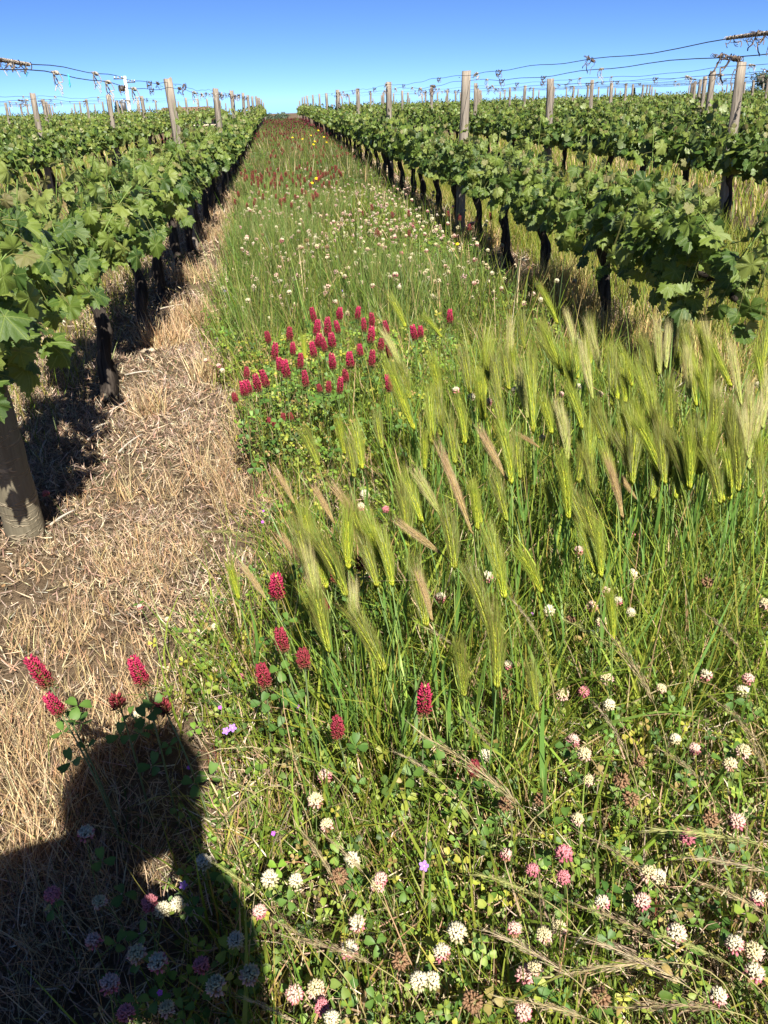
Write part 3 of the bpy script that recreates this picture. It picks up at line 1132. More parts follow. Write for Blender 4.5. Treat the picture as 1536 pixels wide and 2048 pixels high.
# ------------------------------------------------------------------ trellis posts
POST_MESH = []
for s in range(6):
    rng = np.random.default_rng(300 + s)
    n = 9
    zz = np.linspace(-.05, 1.69, n)
    k = 10
    ang = np.arange(k) * 2 * np.pi / k + .3
    prof = .060 * (1 + .12 * np.cos(4 * ang) * (-1)) * (1 + rng.normal(0, .05, k))
    V = []
    for z in zz:
        c = np.array([.008 * math.sin(z * 2 + s), .008 * math.cos(z * 1.7 + s)])
        r = prof * (1.06 - .07 * z) * (1 + rng.normal(0, .012, k))
        V.append(np.stack([c[0] + r * np.cos(ang), c[1] + r * np.sin(ang), np.full(k, z) + (rng.normal(0, .007, k) if z > 1.6 else 0)], 1))
    V = np.concatenate(V)
    T = []
    for i in range(n - 1):
        for q in range(k):
            a, b_ = i * k + q, i * k + (q + 1) % k
            T += [(a, b_, b_ + k), (a, b_ + k, a + k)]
    o = (n - 1) * k
    V = np.concatenate([V, [[0, 0, 1.693]]])
    T += [(len(V) - 1, o + q, o + (q + 1) % k) for q in range(k)]
    POST_MESH.append(build_mesh('vine_post', V, np.array(T), None, None, M_POST, False))
st_pts = [(-.062, -.012, 0), (-.074, -.012, .004), (-.076, .0, .004), (-.074, .012, .004), (-.062, .012, 0)]
Vs, Ts = tube(np.array(st_pts), .0025, 5)
STAPLE = build_mesh('staple', Vs, Ts, None, None, M_WIRE)


def post(xr, y, side, k, c, s=None, h=1.0):
    p = empty('vine_post', (xr + U(-.02, .02), y, float(gz(y))))
    p.rotation_euler = (RNG.normal(0, .018), RNG.normal(0, .018), U(0, 6.28))
    tag(p, 'weathered grey post, %s from the front in %s' % (nth(c), row_word(k, side)), 'post', 'trellis posts')
    o = link('shaft', POST_MESH[RNG.integers(0, 6)], p)
    w = U(.82, 1.02)
    o.scale = (w, w, h * U(.985, 1.02))
    if y < 20:
        for q in (0, math.pi):
            link('staple', STAPLE, p, Matrix.Rotation(q, 4, 'Z') @ Matrix.Translation((0, 0, 1.62)))


for side, rows in (('left', ROWS_L), ('right', ROWS_R)):
    for k, xr in enumerate(rows):
        c, y = 1, 3.15
        while y < 82:
            c += 1
            y += 6.75
            yj = y + U(-.15, .15)
            if in_view((xr, yj, 1.6), .03):
                post(xr, yj, side, k, c)

# the round end post that leans back towards the camera
base = np.array([-1.07, 2.93, -0.02])
up = on_level(2, 885, 0.42)
axis = norm(up - base)
m_ = 26
t = np.linspace(0, 1, m_)
Lp = 1.75
ax_pts = np.stack([0.004 * np.sin(t * 9), 0.004 * np.cos(t * 7), t * Lp], 1)
rr = .071 - .016 * t + .0016 * np.sin(t * 60) + .0012 * np.sin(t * 23)
V, T = tube(ax_pts, rr, 22)
V[:, :2] *= (1 + RNG.normal(0, .008, (len(V), 1)))
ep = link('end_post', build_mesh('end_post', V, T, None, None, M_POLE, True))
ep.matrix_basis = Matrix.Translation(Vector(base)) @ Matrix(frames(axis[None], x=np.array([[1.0, 0, 0]]))[0].tolist()).to_4x4()
tag(ep, 'round tan pole leaning at the near end of the left row, ringed with bark scars', 'post')
EP_TOP = base + axis * Lp

# ------------------------------------------------------------------ trellis wires with dead tendrils
def tendril_mesh(rng, n, span, drop, mat, coil=.68):
    b = Batch()
    for i in range(n):
        x0 = rng.uniform(-span, span)
        tt = np.linspace(0, 1, 9)
        if rng.random() < coil:      # coils wound about the wire
            a = tt * rng.uniform(6, 16) + rng.uniform(0, 6)
            r = rng.uniform(.004, .010)
            P = np.stack([r * np.cos(a), x0 + tt * rng.uniform(-.05, .05), r * np.sin(a)], 1)
        else:                       # loose ends that hang and curl
            a = tt * rng.uniform(2, 5)
            l = drop * rng.uniform(.4, 1)
            P = np.stack([.02 * np.sin(a + rng.uniform(0, 6)), x0 + .025 * np.sin(a), -l * tt + .01 * np.cos(2 * a)], 1)
        V, T = tube(P, rng.uniform(.0012, .003), 4, False)
        b.add(V, T, np.ones((len(V), 3)))
    return b.mesh('dead_tendril', mat)


TENDRILS = [tendril_mesh(np.random.default_rng(400 + s), n, sp, dr, m) for s, (n, sp, dr, m) in enumerate(
    ((14, .05, .07, M_TENDRIL), (22, .09, .09, M_TENDRIL), (10, .03, .12, M_TENDRIL_PALE), (8, .03, .05, M_TENDRIL), (18, .06, .06, M_TENDRIL_PALE)))]
TENDRIL_BIG = [tendril_mesh(np.random.default_rng(450), 80, .16, .05, M_TENDRIL, .93), tendril_mesh(np.random.default_rng(451), 50, .16, .07, M_TENDRIL_PALE, .93)]
Vt, Tt = tube(np.array([(0, 0, .012), (.006, .002, 0), (.004, 0, -.03), (-.004, .002, -.055), (0, 0, -.07), (.006, 0, -.055), (.002, 0, -.03), (0, .0, .005)]), .003, 5)
TIE = build_mesh('plastic_tie', Vt, Tt, None, None, M_TIE)


def wire_z(y, h, seed):
    return h + gz(y) + .010 * np.sin(y * 1.3 + seed) + .006 * np.sin(y * 4.1 + seed * 2) - .02 * (1 - np.cos(2 * np.pi * (y - 9.9) / 6.75)) / 2


for side, rows in (('left', ROWS_L[:5]), ('right', ROWS_R[:8])):
    for k, xr in enumerate(rows):
        y0 = 2.7 if k == 0 else max(3.2, abs(xr) * 1.1)
        for w, (h, off, nm) in enumerate(((1.645, -.05, 'upper'), (1.585, .06, 'lower'))):
            seed = k * 3.1 + w * 1.7 + (0 if side == 'left' else 5)
            ys_ = np.concatenate([np.arange(y0, 24, .3), np.arange(24, 72, 3.0)]) if k < 3 else np.arange(y0, 60, 1.2)
            P = np.stack([np.full(len(ys_), xr + off) + .008 * np.sin(ys_ * 2.2 + seed), ys_, wire_z(ys_, h, seed)], 1)
            V, T = tube(P, .0022 + .0004 * min(k, 3), 4)
            wr = empty('trellis_wire', P[0])
            tag(wr, 'thin %s wire strung along the posts of %s' % (nm, row_word(k, side)), 'wire', 'trellis wires')
            link('strand', build_mesh('wire_strand', V - P[0], T, None, None, M_WIRE), wr)
            rng = np.random.default_rng(int(500 + seed * 10))
            spots = []
            yy = y0 + rng.uniform(.5, 2.0)
            while yy < (34 if k < 3 else 26):
                spots.append(yy)
                yy += rng.exponential(1.3) + .35
            for yy in spots:
                q = np.array([xr + off, yy, wire_z(yy, h, seed)]) - P[0]
                sc = rng.uniform(.6, 1.25) * (1 + .02 * yy)
                link('tendril', TENDRILS[int(rng.integers(0, 5))], wr,
                     Matrix.Translation(Vector(q)) @ Matrix.Rotation(rng.uniform(-.2, .2), 4, 'X') @ Matrix.Scale(sc, 4))
            if k == 0 and w == 0:
                for (px, py) in (((8, 84), (35, 95)) if side == 'left' else ((1480, 98), (1525, 92))):
                    yy = at_dist(px, py, 1)[0]
                    dd = ray(px, py); yy = (xr + off) / dd[0] * dd[1]
                    q = np.array([xr + off, yy, wire_z(yy, h, seed)]) - P[0]
                    for tb in TENDRIL_BIG:
                        link('tendril', tb, wr, Matrix.Translation(Vector(q)) @ Matrix.Scale(.8, 4))
            if side == 'left' and k == 0:
                for (px, py) in (((134, 140),) if w else ((45, 110),)):
                    dd = ray(px, py); yy = (xr + off) / dd[0] * dd[1]
                    q = np.array([xr + off, yy, wire_z(yy, h, seed)]) - P[0]
                    link('plastic_tie', TIE, wr, Matrix.Translation(Vector(q)) @ Matrix.Scale(.7, 4))

# ------------------------------------------------------------------ flowers
def stem_mesh(a, b, c, r0=.0022, r1=.0014, col=(0.14, 0.2, 0.06), n=6):
    V, T = tube(curve_pts(a, b, c, n), np.linspace(r0, r1, n), 4, False)
    return build_mesh('plant_stem', V, T, np.tile(col, (len(V), 1)), None, M_STEM, True)


def ellipsoid(r, h, z0, n=7, s=8):
    t = np.linspace(.02, .98, n) * np.pi
    P = np.stack([np.zeros(n), np.zeros(n), z0 + h / 2 - h / 2 * np.cos(t)], 1)
    return tube(P, np.maximum(r * np.sin(t), r * .05), s)


def crimson_head(seed, L=.055, R=.0125, ripe=0.0, n=240):
    rng = np.random.default_rng(seed)
    b = Batch()
    V, T = ellipsoid(R * .62, L * .95, 0)
    b.add(V, T, np.tile(np.array((.13, .09, .03)) * (1 - ripe) + np.array((.16, .06, .03)) * ripe, (len(V), 1)))
    i = np.arange(n)
    t = (i + .5) / n
    prof = R * np.sqrt(np.clip(1 - (2 * t - .85) ** 2 / 1.45, .02, 1)) * .6
    a = i * 2.39996 + rng.normal(0, .08, n)
    P = np.stack([prof * np.cos(a), prof * np.sin(a), L * (.02 + .9 * t)], 1)
    upk = .55 + 1.2 * t
    D = norm(np.stack([np.cos(a), np.sin(a), upk], 1) + rng.normal(0, .22, (n, 3)))
    base = np.array((.42, .012, .06)); tip = np.array((.70, .07, .19)); old = np.array((.24, .014, .03)); dead = np.array((.2, .09, .05))
    f = np.clip((t + rng.normal(0, .15, n)), 0, 1)[:, None]
    col = old * (1 - f) + (base * .4 + tip * .6) * f
    col = col * (1 - ripe) + (old * .6 + dead * .4) * ripe
    w = np.clip((.22 - t) / .2 + rng.normal(0, .2, n), 0, .8)[:, None]
    col = (col * (1 - w) + np.array((.17, .11, .05)) * w) * rng.uniform(.65, 1.2, (n, 1))
    sz = .0082 if n > 100 else .0125
    b.inst(floret((.75, .7, .65), (1.12, 1.2, 1.2), .24), scaled(frames(D), sz, sz, sz * U(.8, 1.55, n)), P, col)
    n2 = 26
    a = rng.uniform(0, 6.28, n2)
    D = norm(np.stack([np.cos(a), np.sin(a), rng.uniform(-.2, .8, n2)], 1))
    P = np.stack([.3 * R * np.cos(a), .3 * R * np.sin(a), rng.uniform(-.006, .008, n2)], 1)
    b.inst(floret((1, 1, 1), (1.2, 1.2, 1.1), .12), scaled(frames(D), .01, .01, U(.008, .014, n2)), P, palette([(.1, .15, .05), (.13, .1, .05)], n2))
    V, T = ellipsoid(R * .28, .006, L * .93)
    b.add(V, T, np.tile((.4, .36, .14) if ripe < .5 else (.12, .05, .03), (len(V), 1)))
    return b.mesh('crimson_head', M_PETAL)


CRIM = [crimson_head(s, L, R, r) for s, (L, R, r) in enumerate(((.058, .0105, 0), (.066, .0105, .1), (.05, .011, .0), (.058, .0095, .3), (.05, .009, .55), (.036, .010, .75)))]
CRIM_LOW = [crimson_head(50 + s, .058, .010, r, 44) for s, r in enumerate((.4, .65, .8))]
BUD = crimson_head(77, .022, .008, .8, 40)


def white_head(seed, kind):
    rng = np.random.default_rng(seed)
    b = Batch()
    V, T = ellipsoid(.0075, .012, -.003)
    b.add(V, T, np.tile((.25, .22, .1), (len(V), 1)))
    n = 96
    i = np.arange(n)
    ct = 1 - 1.45 * (i + .5) / n         # from the top down to below the equator
    st = np.sqrt(np.clip(1 - ct ** 2, 0, 1))
    a = i * 2.39996 + rng.normal(0, .12, n)
    D = np.stack([st * np.cos(a), st * np.sin(a), ct], 1)
    P = D * .0045 + np.array([0, 0, .002])
    D = norm(D + np.array([0, 0, .55]) * (ct > -.2)[:, None] + rng.normal(0, .16, (n, 3)))
    white = np.array((.80, .76, .58)); cream = np.array((.74, .68, .42)); pink = np.array((.72, .22, .30)); pale = np.array((.78, .52, .48)); brown = np.array((.36, .22, .13))
    if kind == 'white': col = np.tile(white, (n, 1)); low = cream * .85
    elif kind == 'cream': col = np.tile(cream, (n, 1)); low = pale
    elif kind == 'blush': col = np.tile(white, (n, 1)) * .95; low = pink
    elif kind == 'pink': col = np.tile(pale * .8 + white * .2, (n, 1)); low = pink * .9
    elif kind == 'rose': col = np.tile(pink * .75 + pale * .25, (n, 1)); low = pink * .7
    else: col = np.tile(brown, (n, 1)); low = brown * .7
    f = np.clip((.35 - ct) / .6 + rng.normal(0, .15, n), 0, 1)[:, None]
    col = (col * (1 - f) + low * f) * rng.uniform(.78, 1.06, (n, 1))
    if kind in ('cream', 'pink', 'blush'):
        w = (ct < -.2) & (rng.random(n) < .6)
        col[w] = brown * 1.2
        D[w] = norm(D[w] + np.array([0, 0, -.8]))
    if kind == 'brown':
        D = norm(D + np.array([0, 0, -.7]))
    Ls = rng.uniform(.0115, .0155, n)
    if kind == 'brown': Ls *= rng.uniform(.5, 1.1, n)
    b.inst(floret((.8, .68, .62), (1.06, 1.06, 1.03), .28, .70), scaled(frames(D), .0115, .0095, Ls * (.93 if kind != 'brown' else 1)), P, col)
    return b.mesh('clover_head', M_PETAL)


KINDS_W = ['white', 'cream', 'blush', 'pink', 'rose', 'brown']
WHITE = {k: [white_head(600 + 10 * i + s, k) for s in range(3)] for i, k in enumerate(KINDS_W)}
tri_mesh = []
for i, tp in enumerate(TRIFS):
    for c in ((0.07, 0.15, 0.03), (0.10, 0.19, 0.035)):
        tri_mesh.append(build_mesh('trifoliate_leaf', tp[0], tp[1], tp[2] * np.array(c), None, M_HERB, True))
LOOK_W = {'white': 'white', 'cream': 'cream', 'blush': 'white and pink', 'pink': 'pale pink', 'rose': 'rose pink', 'brown': 'withered brown'}


def head_matrix(p, d, s):
    Fm = frames(norm(d)[None], roll=U(0, 6.28, 1))[0] * s
    return Matrix.Translation(Vector([float(v) for v in p])) @ Matrix(Fm.tolist()).to_4x4()


def flower(name, head_me, head, d, scale, stem_r, leaves=0, leaf_size=.022, lean=.06, stem_col=(0.14, 0.2, 0.06)):
    """A stalked flower whose head starts at the point `head` and points along d."""
    gx0 = np.array([head[0] - d[0] * head[2] * .5 + U(-lean, lean), head[1] - d[1] * head[2] * .5 + U(-lean, lean), float(gz(head[1]))])
    o = empty(name, gx0)
    h = head - gx0
    mid = np.array([h[0] * .35, h[1] * .35, h[2] * .6])
    link('stem', stem_mesh((0, 0, -.01), mid, h, stem_r, stem_r * .7, stem_col), o)
    link('flower_head', head_me, o, head_matrix(h, d, scale))
    for i in range(leaves):
        t = U(.35, .9)
        p = (1 - t) ** 2 * 0 + 2 * t * (1 - t) * mid + t * t * h
        a = U(0, 6.28)
        q = p + np.array([math.cos(a) * .03, math.sin(a) * .03, .012])
        lf = link('leaf', tri_mesh[RNG.integers(0, len(tri_mesh))], o, head_matrix(q, (math.cos(a) * .4, math.sin(a) * .4 - .3, 1), leaf_size * U(.8, 1.25)))
        V, T = tube([p, q], .001, 3, False)
        link('petiole', build_mesh('petiole', V, T, np.tile((.13, .2, .05), (len(V), 1)), None, M_STEM), o)
    return o


named = {}


def rank_labels(items, fmt, group):
    """items: (object, zone, look, key); labels count from the nearest within the same zone and look."""
    d = {}
    for o, zone, look, cat, key in items:
        d.setdefault((zone, look), []).append((key, o, cat))
    for (zone, look), lst in d.items():
        lst.sort(key=lambda q: q[0])
        for i, (_, o, cat) in enumerate(lst):
            lab = fmt % (look, zone) + ('' if len(lst) == 1 else ', %s nearest of these' % nth(i + 1))
            tag(o, lab, cat, group)


crim_items = []
CLUSTER = [(629, 633, 3), (632, 660, 0), (635, 682, 2), (650, 691, 3), (629, 702, 0), (678, 628, 2), (677, 655, 0), (664, 682, 2), (714, 627, 0), (728, 652, 1),
           (744, 643, 3), (741, 675, 0), (775, 657, 3), (831, 668, 0), (842, 662, 2), (900, 635, 0), (537, 675, 4), (578, 670, 4), (585, 697, 0), (548, 708, 1),
           (561, 729, 2), (573, 742, 0), (600, 724, 3), (665, 725, 0), (700, 722, 2), (742, 720, 3), (781, 703, 3), (490, 778, 2), (499, 772, 0), (516, 769, 3),
           (533, 761, 3), (656, 772, 4), (678, 772, 1), (692, 750, 4), (781, 769, 0), (535, 837, 5), (549, 840, 5), (565, 828, 5), (583, 827, 5), (492, 745, 4),
           (470, 790, 5), (640, 770, 5), (612, 760, 3), (720, 700, 2), (655, 660, 1), (760, 690, 4)]
for px, py, v in CLUSTER:
    z = .50 if v < 4 else .44
    if py > 815: z = .30
    p = on_level(px, py, z)
    p[2] -= .03
    d = norm(np.array([U(-.24, .16), U(-.2, .2), 1]))
    o = flower('crimson_clover', CRIM[v], p, d, U(.95, 1.35) if v < 5 else U(.7, 1.0), .0022, 2, .024)
    look = ('bright crimson', 'bright crimson', 'bright crimson', 'dark crimson', 'dull maroon', 'faded red')[v]
    crim_items.append((o, 'in the dense red cluster', look, 'flower', p[1]))
NEARC = [(553, 1178, 2, 1.35, .42), (563, 1282, 4, 1.2, .38), (606, 1312, 5, 1.2, .36), (527, 1353, 4, 1.2, .34), (84, 1352, 1, 1.2, .42), (107, 1408, 2, 1.05, .38),
         (278, 1348, 0, 1.2, .42), (230, 1393, 9, 1.1, .36), (323, 1405, 9, 1.2, .36), (848, 1408, 1, 1.2, .34), (675, 1455, 4, 1.1, .30), (671, 1145, 5, 1.1, .36),
         (724, 1122, 9, 1.3, .36), (650, 1200, 5, .8, .34), (948, 1528, 5, .95, .26), (596, 1100, 5, .8, .3)]
for px, py, v, s, z in NEARC:
    p = on_level(px, py, z)
    lean = (-.42, .1) if px < 130 else (-.22, .05) if px < 330 else (U(-.12, .08), U(-.1, .1))
    d = norm(np.array([lean[0], lean[1], 1]))
    p = p - d * .03
    o = flower('crimson_clover', BUD if v == 9 else CRIM[v], p, d, s, .0026, 3, .023, .03, (0.15, 0.2, 0.09))
    zone = 'on the edge of the mown strip' if px < 350 else 'among the barley stems' if py < 1250 else 'in the low clover'
    look = 'closed brownish' if v == 9 else ('bright crimson', 'bright crimson', 'bright crimson', 'dark crimson', 'dull maroon', 'dark maroon')[v]
    crim_items.append((o, zone, look, 'flower', p[1]))
rank_labels(crim_items, '%s clover spike %s', 'crimson clover flowers')

# belts of crimson clover further up the strip
belt, belt_items = [], []
for cx0, cx1, cy0, cy1, m_ in ((-.75, .5, 9.5, 12.5, 34), (-.75, .9, 12.5, 15, 90), (-.3, 1.5, 17, 23, 45), (-.7, 1.6, 23, 34, 75), (.7, 1.3, 7.6, 9.5, 7), (1.5, 1.9, 7.5, 9.5, 5)):
    for _ in range(m_):
        belt.append((U(cx0, cx1), U(cy0, cy1)))
for (x, y) in belt:
    if x < edge_left(y): continue
    p = np.array([x, y, U(.30, .46) + float(gz(y))])
    o = flower('crimson_clover', CRIM_LOW[RNG.integers(0, 3)], p, norm(np.array([U(-.15, .15), U(-.15, .15), 1])), U(.9, 1.2) * (1 + .004 * y), .004, 0)
    zone = 'in the white clover belt' if y < 9.6 else 'in the first red belt' if y < 17 else 'in the second red belt' if y < 23 else 'in the farthest red belt'
    belt_items.append((o, ('left ' if x < 0 else 'midway ' if x < .8 else 'right ') + zone, 'dark red', 'flower', y))
rank_labels(belt_items, '%s clover spike %s', 'crimson clover up the strip')
b = Batch()
for (x0, x1, y0, y1, m_) in ((-.75, 1.8, 28, 58, 420), (2.6, 4.4, 24, 40, 130), (-3.6, -1.6, 20, 45, 220), (5.8, 7.6, 30, 60, 150)):
    x, y = area(m_, x0, x1, y0, y1)
    P = np.stack([x, y, gz(y) + U(.28, .45, m_)], 1)
    b.inst(spindle(.22, .4), scaled(frames(up_tilt(m_, .15)), .1, .1, .09 + y * .0009), P, palette([(.13, .015, .03), (.09, .014, .025), (.17, .03, .05)], m_))
o = link('distant_crimson_clover', b.mesh('distant_crimson_clover', M_PETAL))
tag(o, 'far off crimson clover reddening the strip below the crest', 'flowers', kind='stuff')

# white and pink clover heads: those near enough to be told apart one by one
_q = np.random.default_rng(5)
W_NEAR = [(float(_q.uniform(620, 1530)), float(_q.uniform(1150, 2040)), ['white', 'cream', 'blush', 'pink', 'brown'][int(_q.integers(0, 5))]) for _ in range(26)] + [(730, 990, 'white'), (722, 1015, 'blush'), (772, 1020, 'rose'), (912, 782, 'blush'), (942, 796, 'white'), (977, 806, 'pink'), (1122, 790, 'pink'),
          (1157, 775, 'white'), (1200, 790, 'cream'), (1258, 848, 'white'), (1030, 782, 'white'), (1085, 878, 'pink'), (1500, 790, 'cream'), (1516, 770, 'white'),
          (948, 1143, 'white'), (973, 1156, 'blush'), (1262, 1072, 'rose'), (1265, 1047, 'pink'), (1158, 1103, 'pink'), (1098, 1223, 'white'), (1210, 1186, 'pink'),
          (1185, 1215, 'pink'), (1262, 1226, 'white'), (1140, 1240, 'brown'), (1530, 1210, 'cream'), (1168, 1385, 'rose'), (1218, 1412, 'white'), (1322, 1378, 'cream'),
          (1495, 1360, 'pink'), (1485, 1385, 'white'), (1146, 1483, 'pink'), (1170, 1510, 'cream'), (1178, 1562, 'cream'), (1460, 1530, 'cream'), (1155, 1640, 'cream'),
          (1012, 1712, 'pink'), (1128, 1710, 'rose'), (1066, 1742, 'rose'), (1128, 1755, 'rose'), (1374, 1675, 'rose'), (1205, 1808, 'blush'), (1285, 1805, 'pink'),
          (1316, 1755, 'white'), (1515, 1798, 'blush'), (1470, 1892, 'blush'), (1507, 1905, 'cream'), (1088, 1872, 'cream'), (1118, 1858, 'cream'), (885, 1908, 'blush'),
          (838, 1965, 'white'), (864, 1962, 'white'), (1050, 1952, 'pink'), (1070, 1938, 'cream'), (1045, 2025, 'pink'), (1435, 1995, 'blush'), (1008, 1390, 'brown'),
          (1278, 1525, 'brown'), (1260, 1600, 'brown'), (1010, 1610, 'brown'), (800, 1925, 'brown'), (1200, 1995, 'brown'), (945, 2005, 'brown'),
          (650, 1555, 'pink'), (632, 1603, 'cream'), (655, 1652, 'cream'), (592, 1763, 'white'), (705, 1720, 'white'), (762, 1760, 'pink'), (715, 1850, 'blush'),
          (520, 1825, 'pink'), (500, 1952, 'cream'), (433, 1975, 'cream'), (590, 1990, 'pink'), (645, 2015, 'rose'), (472, 1882, 'white'), (408, 1728, 'white'),
          (355, 1810, 'white'), (326, 1822, 'white'), (300, 1808, 'rose'), (275, 1910, 'cream'), (318, 1928, 'blush'), (335, 2020, 'cream'), (253, 2028, 'rose'),
          (402, 1932, 'rose'), (188, 1885, 'pink'), (220, 1970, 'pink'), (105, 1790, 'rose'), (200, 1805, 'cream'), (172, 1670, 'blush'), (430, 1340, 'cream'), (482, 1355, 'rose'),
          (498, 1452, 'cream'), (275, 1430, 'white'), (280, 1215, 'pink'), (335, 1240, 'blush'), (395, 1265, 'white'), (430, 1255, 'white'), (540, 1760, 'white'),
          (92, 988, 'rose'), (412, 722, 'blush'), (438, 733, 'pink'), (445, 742, 'white'), (738, 1155, 'white'), (745, 1150, 'pink'), (1350, 1480, 'white'), (1420, 1640, 'brown')]
w_items = []
for px, py, kd in W_NEAR:
    z = .20 if py > 1300 else .26
    if px < 560 and 1150 < py < 1500: z = .10
    if py < 1000 and px > 800: z = .34
    if py < 1000 and px < 500: z = .15
    p = on_level(px, py, z * U(.85, 1.15))
    d = norm(np.array([U(-.3, .2), U(-.35, .15), 1]))
    s = U(.78, 1.08)
    if px < 560 and 1150 < py < 1500: s *= .7
    o = flower('clover', WHITE[kd][RNG.integers(0, 3)], p, d, s, .0014, 1 if py > 1000 else 0, .02, .05)
    zone = ('in the photographer shadow' if px < 480 and py > 1620 else 'on the mown edge' if px < 520 and py < 1500 else 'among the barley ears' if py < 1290 else
            'under the drooping brome' if py > 1700 else 'in the low clover patch')
    w_items.append((o, zone, LOOK_W[kd], 'flower', p[1]))
rank_labels(w_items, '%s clover head %s', 'white and pink clover flowers')
m_, w_belt = 0, []
while m_ < 190:
    y = U(5.2, 11.5)
    x = U(-.4, 1.95)
    if x < edge_left(y) + .1 or RNG.random() > .25 + .75 * wave(x, y, .8) * (1 if x > .35 or y > 7.4 else .35):
        continue
    p = np.array([x, y, U(.2, .38)])
    kd = KINDS_W[RNG.choice(6, p=[.34, .26, .2, .13, .04, .03])]
    o = flower('clover', WHITE[kd][RNG.integers(0, 3)], p, norm(np.array([U(-.3, .3), U(-.4, .1), 1])), U(1.0, 1.3), .003, 0)
    w_belt.append((o, ('left' if x < .4 else 'midway' if x < 1.1 else 'right') + ' in the pale belt', LOOK_W[kd], 'flower', y))
    m_ += 1
rank_labels(w_belt, '%s clover head %s', 'clover flowers in the pale belt')
b = Batch()
m_ = 1500
x, y = area(m_, -.5, 1.9, 5.6, 17); k = inside(x, y) & (RNG.random(m_) < wave(x, y, 1.1) * 1.5) & ((y < 13) | (RNG.random(m_) < .3)); x, y = sel(k, x, y)
m_ = len(x)
P = np.stack([x, y, U(.16, .34, m_)], 1)
n_fl = 12
cst = palette([(.72, .66, .5), (.7, .5, .45), (.62, .58, .38)], m_)
for i in range(n_fl):
    D = norm(RNG.normal(0, 1, (m_, 3)) + np.array([0, -.2, .45]))
    b.inst(floret((.8, .65, .6), (1.05, 1.05, 1.05), .35), scaled(frames(D), .019, .019, .021), P, cst)
x, y = area(170, -3.2, -1.5, 4.2, 9); m_ = len(x)
P = np.stack([x, y, U(.08, .2, m_)], 1)
cst = palette([(.72, .66, .5), (.7, .5, .45)], m_)
for i in range(10):
    D = norm(RNG.normal(0, 1, (m_, 3)) + np.array([0, -.2, .45]))
    b.inst(floret((.8, .65, .6), (1.05, 1.05, 1.05), .35), scaled(frames(D), .019, .019, .021), P, cst)
o = link('distant_white_clover', b.mesh('distant_white_clover', M_PETAL))
tag(o, 'scattered pale clover heads too small to pick apart', 'flowers', kind='stuff')


# small violet and yellow flowers
def petals_mesh(n, L, w, col, centre, cup=.25):
    b = Batch()
    for i in range(n):
        a = i * 2 * math.pi / n
        V = np.array([(0, 0, 0), (w, L * .6, cup * L * .4), (w * .4, L, cup * L), (-w * .4, L, cup * L), (-w, L * .6, cup * L * .4)])
        c, s = math.cos(a), math.sin(a)
        V = np.stack([c * V[:, 0] - s * V[:, 1], s * V[:, 0] + c * V[:, 1], V[:, 2]], 1)
        b.add(V, [(0, 1, 2), (0, 2, 3), (0, 3, 4)], np.tile(col, (5, 1)))
    V, T = ellipsoid(L * .22, L * .25, 0, 5, 6)
    b.add(V, T, np.tile(centre, (len(V), 1)))
    return b.mesh('petals', M_PETAL)


VIOLET = petals_mesh(5, .0085, .0032, (.42, .22, .72), (.6, .5, .6))
MAGENTA = petals_mesh(5, .0045, .0022, (.45, .12, .6), (.5, .3, .5))
YELLOW = petals_mesh(14, .02, .004, (.85, .62, .02), (.7, .42, .02), .12)
v_items = []
for px, py, q in ((848, 1732, 0), (465, 1456, 0), (452, 1462, 0), (378, 1535, 1), (367, 1770, 0), (320, 1985, 1), (596, 1413, 1), (440, 1415, 1), (547, 1667, 1), (1240, 1335, 1),
                  (794, 1247, 1), (996, 1143, 1), (1064, 1228, 1), (1252, 1338, 1), (997, 983, 1), (527, 1022, 1), (525, 1044, 1), (450, 582, 0), (683, 582, 0)):
    p = on_level(px, py, .16 if py > 1200 else .2)
    d = norm(np.array([U(-.2, .2), -.7, .8]))
    o = flower('violet_flower', VIOLET if q == 0 else MAGENTA, p, d, U(.9, 1.2) * (1.3 if py < 800 else 1), .001, 0)
    v_items.append((o, 'beside the mown strip' if px < 600 else 'in the green tangle', 'tiny open violet flower' if q == 0 else 'tiny half-closed magenta flower', 'flower', p[1]))
rank_labels(v_items, '%s %s', 'tiny violet flowers')
ye = []
for px, py in ((585, 275), (605, 278), (622, 271), (648, 274), (630, 283), (627, 289), (653, 285), (720, 302), (633, 357), (624, 366), (637, 261), (915, 488)):
    p = on_level(px, py, .38)
    o = flower('yellow_flower', YELLOW, p, norm(np.array([U(-.2, .2), -.6, .8])), U(.9, 1.2) * (1 + p[1] * .02 if py < 400 else .6), .003, 0)
    ye.append((o, 'standing above the red clover' if py < 400 else 'beside a vine trunk', 'yellow daisy-like flower', 'flower', p[1]))
rank_labels(ye, '%s %s', 'yellow flowers up the strip')


